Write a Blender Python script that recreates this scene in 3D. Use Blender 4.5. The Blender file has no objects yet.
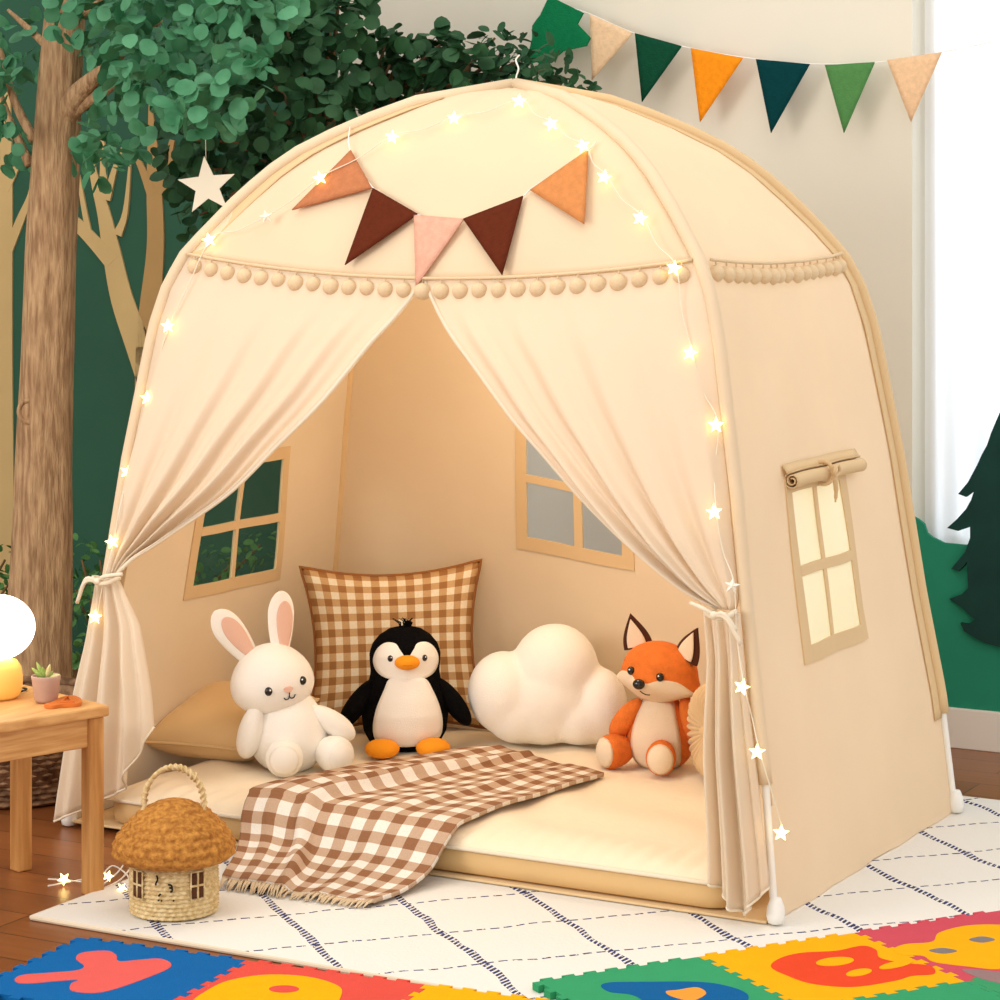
import bpy, bmesh, math, random
from mathutils import Vector, Matrix, Euler
R = random.Random(7)
pi = math.pi
C = bpy.context.scene.collection
SC = bpy.context.scene

def lin(r, g, b):
    f = lambda c: (c/255/12.92) if c/255 <= .04045 else ((c/255+.055)/1.055)**2.4
    return (f(r), f(g), f(b), 1)

# ------------------------------------------------------------------ camera, light, exposure
CAM = Vector((2.467, -4.507, 1.229)); YAW = .5068; F = 2600.; YH = 200.
cd = bpy.data.cameras.new('camera'); cam = bpy.data.objects.new('camera', cd); C.objects.link(cam)
cam.location = CAM; cam.rotation_euler = (pi/2, 0, YAW)
cd.sensor_width = 36; cd.lens = 36*F/1000; cd.shift_y = -.3; cd.clip_start = .05
SC.camera = cam
w = bpy.data.worlds.new('world'); SC.world = w; w.use_nodes = True
w.node_tree.nodes['Background'].inputs[0].default_value = (1, .955, .91, 1)
w.node_tree.nodes['Background'].inputs[1].default_value = 1.0
def area(name, loc, target, size, energy, col):
    l = bpy.data.lights.new(name, 'AREA'); l.shape = 'RECTANGLE'; l.size, l.size_y = size; l.energy = energy; l.color = col
    o = bpy.data.objects.new(name, l); C.objects.link(o); o.location = loc
    o.rotation_euler = (Vector(target)-Vector(loc)).to_track_quat('-Z', 'Y').to_euler(); return o
area('key_softbox', (-1.7, -3.7, 1.75), (-.1, .2, .55), (1.5, 1.3), 56, (1, .95, .89))
area('front_right_fill', (2.6, -3.2, 2.4), (.2, 0, .5), (2.2, 2.0), 16, (1, .95, .88))  # added soft fill from the front right, no window built there
area('overhead_fill', (.1, -.7, 2.7), (.1, -.5, 0), (1.6, 1.6), 9, (1, .92, .80))  # added overhead fill to brighten the tent top and interior, no fixture
tl = bpy.data.lights.new('tent_fill', 'POINT'); tl.energy = 6.0; tl.color = (1, .87, .68); tl.shadow_soft_size = .12  # added warm fill inside the tent, no lamp hangs there
tlo = bpy.data.objects.new('tent_fill', tl); C.objects.link(tlo); tlo.location = (.05, .05, .92)
area('daylight', (1.3, 2.3, 1.6), (1.2, 1.1, 1.3), (2.2, 2.4), 42, (.93, .97, 1))
SC.view_settings.view_transform = 'Standard'; SC.view_settings.look = 'None'
SC.view_settings.exposure = 0.11; SC.view_settings.gamma = 1; SC.view_settings.use_curve_mapping = False

# ------------------------------------------------------------------ pixel -> point on a real plane
_r = Vector((math.cos(YAW), math.sin(YAW), 0)); _f = Vector((-math.sin(YAW), math.cos(YAW), 0))
def ray(px, py): return _f + _r*((px-500)/F) + Vector((0, 0, (YH-py)/F))
def at_z(px, py, z=0.):
    d = ray(px, py); return CAM + d*((z-CAM.z)/d.z)
def at_y(px, py, y):
    d = ray(px, py); return CAM + d*((y-CAM.y)/d.y)
def depth(P): return (Vector(P)-CAM).dot(_f)

# ------------------------------------------------------------------ materials
MATS = {}
def mat(name, col, rough=.8, noise=0, nscale=60, bump=0, bscale=200, trans=0, emit=0, sheen=0, spec=.3, stretch=None, col2=None, metal=0):
    if name in MATS: return MATS[name]
    m = bpy.data.materials.new(name); m.use_nodes = True; MATS[name] = m
    nt = m.node_tree; N = nt.nodes; L = nt.links; p = N['Principled BSDF']
    c = lin(*col) if max(col) > 1 else (*col, 1)
    p.inputs['Base Color'].default_value = c; p.inputs['Roughness'].default_value = rough
    p.inputs['Specular IOR Level'].default_value = spec; p.inputs['Metallic'].default_value = metal
    if sheen: p.inputs['Sheen Weight'].default_value = sheen
    tc = N.new('ShaderNodeTexCoord'); mp = N.new('ShaderNodeMapping'); L.new(tc.outputs['Object'], mp.inputs[0])
    if stretch: mp.inputs['Scale'].default_value = stretch
    cs = None
    if noise or col2:
        n = N.new('ShaderNodeTexNoise'); n.inputs['Scale'].default_value = nscale; n.inputs['Detail'].default_value = 5
        L.new(mp.outputs[0], n.inputs['Vector'])
        rp = N.new('ShaderNodeValToRGB'); L.new(n.outputs['Fac'], rp.inputs[0])
        rp.color_ramp.elements[0].position = .35; rp.color_ramp.elements[1].position = .65
        rp.color_ramp.elements[0].color = lin(*col2) if col2 else tuple(x*(1-noise) for x in c[:3])+(1,)
        rp.color_ramp.elements[1].color = c
        L.new(rp.outputs[0], p.inputs['Base Color']); cs = rp.outputs[0]
    if bump:
        b = N.new('ShaderNodeTexNoise'); b.inputs['Scale'].default_value = bscale; b.inputs['Detail'].default_value = 3
        L.new(mp.outputs[0], b.inputs['Vector'])
        bn = N.new('ShaderNodeBump'); bn.inputs['Strength'].default_value = bump; bn.inputs['Distance'].default_value = .004
        L.new(b.outputs['Fac'], bn.inputs['Height']); L.new(bn.outputs[0], p.inputs['Normal'])
    if emit:
        p.inputs['Emission Color'].default_value = c; p.inputs['Emission Strength'].default_value = emit
    if trans:
        t = N.new('ShaderNodeBsdfTranslucent'); t.inputs[0].default_value = c
        if cs: L.new(cs, t.inputs[0])
        mx = N.new('ShaderNodeMixShader'); mx.inputs[0].default_value = trans
        L.new(p.outputs[0], mx.inputs[1]); L.new(t.outputs[0], mx.inputs[2]); L.new(mx.outputs[0], N['Material Output'].inputs[0])
    return m

def clear_mat(name, col, clear, gloss=.06):
    m = bpy.data.materials.new(name); m.use_nodes = True; nt = m.node_tree; N = nt.nodes; L = nt.links
    N.remove(N['Principled BSDF'])
    t = N.new('ShaderNodeBsdfTransparent'); t.inputs[0].default_value = lin(*clear)
    d = N.new('ShaderNodeBsdfDiffuse'); d.inputs[0].default_value = lin(*col)
    mx = N.new('ShaderNodeMixShader'); mx.inputs[0].default_value = gloss
    L.new(t.outputs[0], mx.inputs[1]); L.new(d.outputs[0], mx.inputs[2]); L.new(mx.outputs[0], N['Material Output'].inputs[0])
    return m

def math_node(N, L, op, a, b=None):
    n = N.new('ShaderNodeMath'); n.operation = op
    for i, v in enumerate((a, b)):
        if v is None: continue
        if isinstance(v, (int, float)): n.inputs[i].default_value = v
        else: L.new(v, n.inputs[i])
    return n.outputs[0]

def gingham(name, n_u, n_v, white, mid, dark):
    m = bpy.data.materials.new(name); m.use_nodes = True; nt = m.node_tree; N = nt.nodes; L = nt.links; p = N['Principled BSDF']
    p.inputs['Roughness'].default_value = .9; p.inputs['Specular IOR Level'].default_value = .1
    uv = N.new('ShaderNodeUVMap'); sp = N.new('ShaderNodeSeparateXYZ'); L.new(uv.outputs[0], sp.inputs[0])
    def st(o, n): return math_node(N, L, 'LESS_THAN', math_node(N, L, 'FRACT', math_node(N, L, 'MULTIPLY', o, n)), .5)
    s = math_node(N, L, 'MULTIPLY', math_node(N, L, 'ADD', st(sp.outputs[0], n_u), st(sp.outputs[1], n_v)), .5)
    rp = N.new('ShaderNodeValToRGB'); rp.color_ramp.interpolation = 'CONSTANT'
    e = rp.color_ramp.elements; e[0].color = lin(*white); e[1].position = .4; e[1].color = lin(*mid)
    x = e.new(.9); x.color = lin(*dark)
    L.new(s, rp.inputs[0])
    nz = N.new('ShaderNodeTexNoise'); nz.inputs['Scale'].default_value = 350; tc = N.new('ShaderNodeTexCoord'); L.new(tc.outputs['Object'], nz.inputs['Vector'])
    mr = N.new('ShaderNodeMapRange'); mr.inputs[3].default_value = .82; mr.inputs[4].default_value = 1.12; L.new(nz.outputs[0], mr.inputs[0])
    mm = N.new('ShaderNodeMixRGB'); mm.blend_type = 'MULTIPLY'; mm.inputs[0].default_value = 1
    L.new(rp.outputs[0], mm.inputs[1]); L.new(mr.outputs[0], mm.inputs[2]); L.new(mm.outputs[0], p.inputs['Base Color'])
    b = N.new('ShaderNodeBump'); b.inputs['Strength'].default_value = .25; b.inputs['Distance'].default_value = .002
    L.new(nz.outputs[0], b.inputs['Height']); L.new(b.outputs[0], p.inputs['Normal'])
    return m

def wood_floor():
    m = bpy.data.materials.new('wood_floor'); m.use_nodes = True; nt = m.node_tree; N = nt.nodes; L = nt.links; p = N['Principled BSDF']
    tc = N.new('ShaderNodeTexCoord')
    mp = N.new('ShaderNodeMapping'); L.new(tc.outputs['Object'], mp.inputs[0])
    br = N.new('ShaderNodeTexBrick'); L.new(mp.outputs[0], br.inputs[0])
    br.inputs['Scale'].default_value = 1; br.inputs['Brick Width'].default_value = 1.1; br.inputs['Row Height'].default_value = .11
    br.inputs['Mortar Size'].default_value = .0016; br.inputs['Color1'].default_value = lin(150, 90, 46); br.inputs['Color2'].default_value = lin(122, 68, 32)
    br.inputs['Mortar'].default_value = lin(58, 30, 14); br.offset = .37
    m2 = N.new('ShaderNodeMapping'); m2.inputs['Scale'].default_value = (3, 45, 1); L.new(tc.outputs['Object'], m2.inputs[0])
    nz = N.new('ShaderNodeTexNoise'); nz.inputs['Scale'].default_value = 1.6; nz.inputs['Detail'].default_value = 6; L.new(m2.outputs[0], nz.inputs['Vector'])
    mr = N.new('ShaderNodeMapRange'); mr.inputs[3].default_value = .72; mr.inputs[4].default_value = 1.25; L.new(nz.outputs[0], mr.inputs[0])
    mm = N.new('ShaderNodeMixRGB'); mm.blend_type = 'MULTIPLY'; mm.inputs[0].default_value = 1
    L.new(br.outputs[0], mm.inputs[1]); L.new(mr.outputs[0], mm.inputs[2]); L.new(mm.outputs[0], p.inputs['Base Color'])
    p.inputs['Roughness'].default_value = .32
    return m

def rug_mat():
    m = bpy.data.materials.new('woven_rug'); m.use_nodes = True; nt = m.node_tree; N = nt.nodes; L = nt.links; p = N['Principled BSDF']
    p.inputs['Roughness'].default_value = .95; p.inputs['Specular IOR Level'].default_value = .05
    tc = N.new('ShaderNodeTexCoord'); sp = N.new('ShaderNodeSeparateXYZ'); L.new(tc.outputs['Object'], sp.inputs[0])
    X, Y = sp.outputs[0], sp.outputs[1]
    M = lambda op, a, b=None: math_node(N, L, op, a, b)
    def dot(ax, ay): return M('ADD', M('MULTIPLY', X, ax), M('MULTIPLY', Y, ay))
    nz = N.new('ShaderNodeTexNoise'); nz.inputs['Scale'].default_value = 9; L.new(tc.outputs['Object'], nz.inputs['Vector'])
    wob = M('MULTIPLY', M('SUBTRACT', nz.outputs[0], .5), .03)
    def fam(ang, off, sp_, wdt, dash, duty, along_w):
        a = math.radians(ang); nx, ny = -math.sin(a), math.cos(a)
        d = M('ADD', dot(nx, ny), wob)
        u = M('FRACT', M('ADD', M('DIVIDE', M('SUBTRACT', d, off), sp_), .5))
        near = M('LESS_THAN', M('ABSOLUTE', M('SUBTRACT', u, .5)), wdt/sp_)
        t = dot(math.cos(a), math.sin(a))
        ds = M('LESS_THAN', M('FRACT', M('ADD', M('MULTIPLY', t, dash), M('MULTIPLY', d, along_w))), duty)
        return M('MULTIPLY', near, ds)
    # the rug's origin is its front left corner
    ox, oy = RUG0
    def off(ang, o):
        a = math.radians(ang); return o - (-math.sin(a)*ox + math.cos(a)*oy)
    thick = fam(-40, off(-40, -.188), .2185, .0075, 75, .62, 60)
    thin = fam(48, off(48, -.912), .190, .0028, 42, .66, 0)
    s = M('MAXIMUM', thick, thin)
    n2 = N.new('ShaderNodeTexNoise'); n2.inputs['Scale'].default_value = 160; L.new(tc.outputs['Object'], n2.inputs['Vector'])
    s = M('MULTIPLY', s, M('GREATER_THAN', n2.outputs[0], .36))
    mx = N.new('ShaderNodeMixRGB'); mx.inputs[1].default_value = lin(228, 224, 216); mx.inputs[2].default_value = lin(60, 62, 105)
    L.new(s, mx.inputs[0]); L.new(mx.outputs[0], p.inputs['Base Color'])
    b = N.new('ShaderNodeBump'); b.inputs['Strength'].default_value = .3; b.inputs['Distance'].default_value = .003
    L.new(n2.outputs[0], b.inputs['Height']); L.new(b.outputs[0], p.inputs['Normal'])
    return m

# ------------------------------------------------------------------ mesh builder
ORG = {}
class MB:
    def __init__(s): s.v = []; s.f = []; s.uv = []; s.mi = []; s.m = 0
    def vert(s, p, uv=(0, 0)): s.v.append(Vector(p)); s.uv.append(uv); return len(s.v)-1
    def face(s, *ids): s.f.append(ids); s.mi.append(s.m)
    def grid(s, nu, nv, fn, closed=False, skip=None, flip=False):
        b = len(s.v); cols = nu if closed else nu+1
        for j in range(nv+1):
            for i in range(cols):
                s.vert(fn(i/nu, j/nv), (i/nu, j/nv))
        for j in range(nv):
            for i in range(nu):
                if skip and skip((i+.5)/nu, (j+.5)/nv): continue
                i2 = (i+1) % cols
                q = (b+j*cols+i, b+j*cols+i2, b+(j+1)*cols+i2, b+(j+1)*cols+i)
                s.face(*(q[::-1] if flip else q))
        return b
    def cap(s, ids, rev=False): s.face(*(ids[::-1] if rev else ids))
    def tube(s, pts, r, n=8, closed=False):
        pts = [Vector(p) for p in pts]; k = len(pts)
        rs = r if isinstance(r, (list, tuple)) else [r]*k
        b = len(s.v); up = None
        for i, p in enumerate(pts):
            if closed: t = pts[(i+1) % k]-pts[i-1]
            else: t = pts[min(i+1, k-1)]-pts[max(i-1, 0)]
            if t.length < 1e-9: t = Vector((0, 0, 1))
            t.normalize()
            if up is None: up = t.orthogonal().normalized()
            up = (up - t*up.dot(t))
            up = up.normalized() if up.length > 1e-6 else t.orthogonal().normalized()
            w_ = t.cross(up)
            for a in range(n):
                th = 2*pi*a/n; s.vert(p + (up*math.cos(th)+w_*math.sin(th))*rs[i], (a/n, i/max(1, k-1)))
        for i in range(k if closed else k-1):
            i2 = (i+1) % k
            for a in range(n):
                a2 = (a+1) % n; s.face(b+i*n+a, b+i*n+a2, b+i2*n+a2, b+i2*n+a)
        if not closed:
            s.face(*[b+a for a in range(n)][::-1]); s.face(*[b+(k-1)*n+a for a in range(n)])
    def lathe(s, prof, n=32, c=(0, 0, 0), rmod=None):
        c = Vector(c); b = len(s.v); k = len(prof)
        for j, (r, z) in enumerate(prof):
            for a in range(n):
                th = 2*pi*a/n; rr = r if rmod is None else rmod(r, th, j)
                s.vert(c+Vector((rr*math.cos(th), rr*math.sin(th), z)), (a/n, j/(k-1)))
        for j in range(k-1):
            for a in range(n):
                a2 = (a+1) % n; s.face(b+j*n+a, b+j*n+a2, b+(j+1)*n+a2, b+(j+1)*n+a)
        s.face(*[b+a for a in range(n)][::-1]); s.face(*[b+(k-1)*n+a for a in range(n)])
    def blob(s, fn, n=32, k=20):
        """unit sphere through fn"""
        b = len(s.v)
        for j in range(1, k):
            ph = pi*j/k - pi/2
            for a in range(n):
                th = 2*pi*a/n; s.vert(fn(Vector((math.cos(th)*math.cos(ph), math.sin(th)*math.cos(ph), math.sin(ph)))), (a/n, j/k))
        for j in range(k-2):
            for a in range(n):
                a2 = (a+1) % n; s.face(b+j*n+a, b+j*n+a2, b+(j+1)*n+a2, b+(j+1)*n+a)
        lo = s.vert(fn(Vector((0, 0, -1)))); hi = s.vert(fn(Vector((0, 0, 1))), (0, 1))
        for a in range(n):
            a2 = (a+1) % n; s.face(lo, b+a2, b+a); s.face(hi, b+(k-2)*n+a, b+(k-2)*n+a2)
    def ell(s, c, r, rot=(0, 0, 0), n=28, k=18, pear=0):
        M = Euler(rot).to_matrix(); c = Vector(c)
        def fn(p):
            q = Vector((p.x*r[0], p.y*r[1], p.z*r[2]))
            if pear: q.x *= 1-pear*p.z; q.y *= 1-pear*p.z
            return c + M @ q
        s.blob(fn, n, k)
    def patch(s, outline, fn, k=7, center=None, up=1.0):
        """star-shaped outline in the unit disc seen from -Y, laid on the blob fn"""
        pts = smooth_poly(outline, 6)
        cx = sum(p[0] for p in pts)/len(pts) if center is None else center[0]; cz = sum(p[1] for p in pts)/len(pts) if center is None else center[1]
        def on(x, z):
            d = x*x+z*z
            if d > .998: q = math.sqrt(.998/d); x *= q; z *= q; d = .998
            return fn(Vector((x, -math.sqrt(max(0, 1-d)), z))*up)
        b = len(s.v); n = len(pts); s.vert(on(cx, cz))
        for j in range(1, k+1):
            for (x, z) in pts: s.vert(on(cx+(x-cx)*j/k, cz+(z-cz)*j/k))
        # tucked rim
        for (x, z) in pts:
            d = math.sqrt(x*x+z*z); x2, z2 = x, z
            if d > .998: x2 *= .998/d; z2 *= .998/d
            y = -math.sqrt(max(0, 1-x2*x2-z2*z2)); s.vert(fn(Vector((x2, y, z2))*(.97)))
        for a in range(n):
            a2 = (a+1) % n; s.face(b, b+1+a2, b+1+a)
            for j in range(k): s.face(b+1+j*n+a, b+1+j*n+a2, b+1+(j+1)*n+a2, b+1+(j+1)*n+a)
    def box(s, c, d, rot=0, taper=1):
        c = Vector(c); M = Matrix.Rotation(rot, 3, 'Z'); b = len(s.v)
        for sz in (-1, 1):
            for sx, sy in ((-1, -1), (1, -1), (1, 1), (-1, 1)):
                t = taper if sz < 0 else 1
                s.vert(c + M @ Vector((sx*d[0]/2*t, sy*d[1]/2*t, sz*d[2]/2)))
        for q in ((3, 2, 1, 0), (4, 5, 6, 7), (0, 1, 5, 4), (1, 2, 6, 5), (2, 3, 7, 6), (3, 0, 4, 7)): s.face(*[b+i for i in q])
    def prism(s, poly, lift):
        """poly: list of points; lift: Vector thickness"""
        b = len(s.v); n = len(poly); lift = Vector(lift)
        for p in poly: s.vert(p)
        for p in poly: s.vert(Vector(p)+lift)
        s.face(*range(b, b+n)); s.face(*range(b+2*n-1, b+n-1, -1))
        for i in range(n): s.face(b+i, b+n+i, b+n+(i+1) % n, b+(i+1) % n)
    def build(s, name, m, parent=None, loc=None, local=False, smooth=True, sub=0, bevel=0, solid=0, label=None, angle=None):
        me = bpy.data.meshes.new(name); o = bpy.data.objects.new(name, me); C.objects.link(o)
        if parent is not None:
            o.parent = parent; off = Vector((0, 0, 0)) if local else ORG[parent]; ORG[o] = ORG.get(parent, Vector())
        else:
            off = Vector(loc) if loc is not None else Vector((0, 0, 0)); o.location = off; ORG[o] = off
            if local: off = Vector((0, 0, 0))
        me.from_pydata([v-off for v in s.v], [], [tuple(f) for f in s.f])
        for mm in (m if isinstance(m, (list, tuple)) else [m]): me.materials.append(mm)
        u = me.uv_layers.new(name='UVMap')
        for l in me.loops: u.data[l.index].uv = s.uv[l.vertex_index]
        bm = bmesh.new(); bm.from_mesh(me)
        bmesh.ops.recalc_face_normals(bm, faces=bm.faces); bm.to_mesh(me); bm.free()
        for i, p in enumerate(me.polygons): p.use_smooth = smooth; p.material_index = s.mi[i] if i < len(s.mi) else 0
        if bevel:
            b = o.modifiers.new('bevel', 'BEVEL'); b.width = bevel; b.segments = 2; b.limit_method = 'ANGLE'
        if solid:
            b = o.modifiers.new('solid', 'SOLIDIFY'); b.thickness = solid; b.offset = 0
        if sub:
            b = o.modifiers.new('sub', 'SUBSURF'); b.levels = sub; b.render_levels = sub
        if label: o['label'] = label
        return o

def smooth_poly(p, n=6):
    out = []; k = len(p)
    for i in range(k):
        a, b, c, d = (Vector(p[(i+j-1) % k]) for j in range(4))
        for q in range(n):
            t = q/n
            out.append(tuple(.5*((2*b)+(c-a)*t+(2*a-5*b+4*c-d)*t*t+(3*b-a-3*c+d)*t**3)))
    return out
def smooth_line(p, n=6):
    p = [Vector(x) for x in p]; q = [2*p[0]-p[1]]+p+[2*p[-1]-p[-2]]; out = []
    for i in range(len(p)-1):
        a, b, c, d = q[i:i+4]
        for j in range(n):
            t = j/n; out.append(.5*((2*b)+(c-a)*t+(2*a-5*b+4*c-d)*t*t+(3*b-a-3*c+d)*t**3))
    out.append(p[-1]); return out
def resample(p, n):
    p = [Vector(x) for x in p]; L = [0]
    for i in range(1, len(p)): L.append(L[-1]+(p[i]-p[i-1]).length)
    out = []; j = 0
    for i in range(n+1):
        d = L[-1]*i/n
        while j < len(p)-2 and L[j+1] < d: j += 1
        t = (d-L[j])/max(1e-9, L[j+1]-L[j]); out.append(p[j].lerp(p[j+1], min(1, max(0, t))))
    return out
def lerp(a, b, t): return a+(b-a)*t
def interp(x, xs, ys):
    if x <= xs[0]: return ys[0]
    for i in range(1, len(xs)):
        if x <= xs[i]: return lerp(ys[i-1], ys[i], (x-xs[i-1])/(xs[i]-xs[i-1]))
    return ys[-1]

def tag(o, label, cat, group=None, kind=None):
    o['label'] = label; o['category'] = cat
    if group: o['group'] = group
    if kind: o['kind'] = kind
    return o
def thing(name, label, cat, loc=(0, 0, 0), rot=(0, 0, 0), group=None, scale=1):
    o = bpy.data.objects.new(name, None); C.objects.link(o); o.location = loc; o.rotation_euler = rot; o.empty_display_size = .05
    o.scale = (scale,)*3; ORG[o] = Vector(loc); return tag(o, label, cat, group)
def struct(o): o['kind'] = 'structure'; return o

# ------------------------------------------------------------------ palette
cream = mat('tent_canvas', (238, 216, 184), .9, noise=.03, nscale=6, trans=.15, spec=.1)
drape_m = mat('curtain_cotton', (244, 229, 206), .5, trans=.35, spec=.35, sheen=.2)
seam_m = mat('seam_band', (220, 190, 146), .9, spec=.1)
pole_m = mat('white_pole', (240, 238, 232), .4)
pom_m = mat('pompom_cotton', (226, 200, 162), .95, bump=.5, bscale=400)
hem_m = mat('hem_piping', (232, 218, 194), .8)
white_plush = mat('white_plush', (246, 240, 230), .95, bump=.35, bscale=450, sheen=.3, spec=.1)
black_m = mat('black_bead', (12, 10, 10), .15, spec=.6)
black_plush = mat('black_plush', (16, 15, 16), 1, bump=.8, bscale=420, spec=.05, noise=.4, nscale=200)
pink_plush = mat('pink_felt', (228, 184, 162), .95, bump=.2)
orange_plush = mat('orange_plush', (232, 122, 48), .95, bump=.6, bscale=330, noise=.15, nscale=60)
cream_plush = mat('cream_plush', (236, 214, 186), .95, bump=.4, bscale=450)
beak_m = mat('orange_felt', (240, 152, 28), .9, bump=.4)
pine = mat('pine_wood', (214, 160, 96), .5, col2=(184, 126, 66), nscale=5, stretch=(14, 14, 1.2))
pine_h = mat('pine_wood_flat', (222, 172, 110), .45, col2=(202, 146, 86), nscale=5, stretch=(14, 1.6, 14))
pine_a = mat('pine_wood_apron', (222, 172, 110), .45, col2=(198, 142, 82), nscale=5, stretch=(2, 2, 30))
star_m = mat('lit_star', (1.0, .74, .27), .5, emit=5.5)
star_off = mat('unlit_star', (246, 238, 222), .4)
wire_m = mat('clear_wire', (236, 226, 205), .4)

# ------------------------------------------------------------------ setting
WALLY = 1.1
b = MB(); b.box((-.2, -1.7, -.02), (6.4, 5.8, .04)); struct(b.build('floor', wood_floor(), smooth=False))
wall_m = mat('wall_paint', (226, 221, 206), .9, noise=.02, nscale=3)
b = MB(); wx0, wx1, wz0, wz1 = .423, 2.4, .42, 2.35
b.box(((-3.4+wx0)/2, WALLY+.06, 1.3), (wx0+3.4, .12, 2.6)); b.box(((wx1+3)/2, WALLY+.06, 1.3), (3-wx1, .12, 2.6))
b.box(((wx0+wx1)/2, WALLY+.06, wz0/2), (wx1-wx0, .12, wz0)); b.box(((wx0+wx1)/2, WALLY+.06, (wz1+2.6)/2), (wx1-wx0, .12, 2.6-wz1))
struct(b.build('wall_back', wall_m, smooth=False))
b = MB(); b.box((-3.34, -1.2, 1.3), (.12, 4.6, 2.6)); struct(b.build('wall_left', wall_m, smooth=False))
b = MB(); b.box((.95, WALLY-.008, .045), (4.1, .016, .09)); b.box((.95, WALLY-.0115, .082), (4.1, .005, .012))
struct(b.build('baseboard_back', mat('white_trim', (236, 230, 220), .5), smooth=False, bevel=.002))
b = MB(); b.box((-2.25, WALLY-.002, 1.25), (2.26, .004, 2.5))
struct(b.build('wall_mural', mat('dark_green_paint', (46, 92, 72), .85, noise=.12, nscale=4), smooth=False))
b = MB()
for x in (wx0+.025, (wx0+wx1)/2, wx1-.025): b.box((x, WALLY+.1, (wz0+wz1)/2), (.05, .03, wz1-wz0))
for z in (wz0+.025, wz1-.025): b.box(((wx0+wx1)/2, WALLY+.1, z), (wx1-wx0, .03, .05))
win = struct(b.build('window_1', mat('white_trim', (236, 230, 220), .5), smooth=False))
b = MB(); b.box(((wx0+wx1)/2, WALLY+.1, (wz0+wz1)/2), (wx1-wx0-.08, .006, wz1-wz0-.08))
b.build('window_pane', clear_mat('window_glass', (240, 245, 250), (245, 250, 255), .04), win, smooth=False)
sheer = bpy.data.materials.new('sheer_voile'); sheer.use_nodes = True
_N = sheer.node_tree.nodes; _L = sheer.node_tree.links; _N.remove(_N['Principled BSDF'])
_d = _N.new('ShaderNodeBsdfDiffuse'); _d.inputs[0].default_value = (.9, .91, .92, 1); _t = _N.new('ShaderNodeBsdfTranslucent'); _t.inputs[0].default_value = (.95, .96, .97, 1)
_m = _N.new('ShaderNodeMixShader'); _m.inputs[0].default_value = .6; _L.new(_d.outputs[0], _m.inputs[1]); _L.new(_t.outputs[0], _m.inputs[2]); _L.new(_m.outputs[0], _N['Material Output'].inputs[0])
b = MB()
b.grid(220, 2, lambda u, v: Vector((wx0+.012+1.9*u, WALLY+.05+.012*math.sin(u*150+2*math.sin(u*23)), lerp(wz0+.005, wz1-.01, v))))
tag(b.build('sheer_curtain', sheer, loc=(1.4, WALLY+.05, wz0)), 'white sheer curtain filling the bright window behind the fir tree board', 'curtain')

# painted boards on the wall at right
def board(name, pts, y, th, m, label, cat):
    b = MB(); P = [at_y(px, py, y) for px, py in pts]
    b.prism(P, (0, th, 0)); c = at_z(960, 745); o = b.build(name, m, loc=(sum(p.x for p in P)/len(P), y, min(p.z for p in P)), smooth=False)
    return tag(o, label, cat)
hill_top = [(860, 500), (905, 512), (918, 519), (924, 524), (927, 533), (932, 537), (944, 543), (965, 545), (985, 540), (1010, 548), (1040, 540), (1090, 560), (1130, 556)]
hill = [(860, 694)]+hill_top+[(1130, 734)]
hp = [at_y(px, py, WALLY-.010) for px, py in hill]
hp[0].z = hp[-1].z = .0905
b = MB(); b.prism(hp, (0, .009, 0))
tag(b.build('hill_board', mat('jade_paint', (34, 140, 110), .8, noise=.1, nscale=5), loc=(.8, WALLY-.01, .09), smooth=False), 'jade green rolling hill cutout board standing on the white baseboard', 'wall board')
fir = [(1003, 405), (996, 421), (991, 433), (987, 445), (982, 454), (977, 465), (968, 482), (958, 494), (966, 497), (974, 491), (971, 500), (966, 509), (957, 519), (947, 528), (958, 531), (970, 527), (970, 538), (965, 552), (951, 569), (959, 571), (967, 562), (968, 588), (962, 594), (949, 599), (961, 607), (969, 615), (975, 620), (968, 624), (960, 623), (964, 631), (975, 638), (985, 643), (1003, 648),
       (1025, 645), (1043, 638), (1056, 626), (1046, 622), (1060, 606), (1042, 596), (1056, 574), (1036, 566), (1052, 540), (1036, 530), (1050, 505), (1032, 496), (1040, 470), (1026, 460), (1022, 440)]
board('fir_tree_board', fir, WALLY-.024, .013, mat('dark_teal_paint', (14, 62, 56), .8, noise=.25, nscale=9), 'dark teal fir tree cutout board overlapping the green hill board', 'wall board')

# pale painted tree cutouts on the mural
decal_m = mat('pale_tree_paint', (204, 176, 122), .85, noise=.08, nscale=6)
decal_d = mat('tan_tree_paint', (182, 146, 94), .85, noise=.12, nscale=6)
def tree_decal(strokes, m, label, y=WALLY-.0095):
    b = MB()
    for k, st in enumerate(strokes):
        ctr = [(a, c_) for a, c_, _ in st]; wd = [x for _, _, x in st]
        P = smooth_line([Vector((a, c_, w_)) for a, c_, w_ in st], 5); L_, R_ = [], []
        for i, p in enumerate(P):
            t = P[min(i+1, len(P)-1)]-P[max(i-1, 0)]; n = Vector((-t.y, t.x)).normalized()
            L_.append(at_y(p.x+n.x*p.z/2, p.y+n.y*p.z/2, y-.0004*k)); R_.append(at_y(p.x-n.x*p.z/2, p.y-n.y*p.z/2, y-.0004*k))
        b.prism(L_+R_[::-1], (0, .005+.0004*k, 0))
    P = at_y(strokes[0][0][0], strokes[0][0][1], y)
    return tag(b.build('tree_cutout', m, loc=(P.x, y, P.z), smooth=False), label, 'wall decal', 'painted tree cutouts on the green mural')
tree_decal([[(4, 700, 22), (4, 540, 20), (2, 350, 20), (0, 180, 24), (-4, 60, 26)], [(8, 250, 9), (20, 220, 8), (30, 195, 5), (34, 170, 3)], [(4, 190, 9), (14, 172, 6), (22, 150, 3)]], decal_m, 'pale tree cutout left of the bark trunk on the mural edge')
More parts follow.
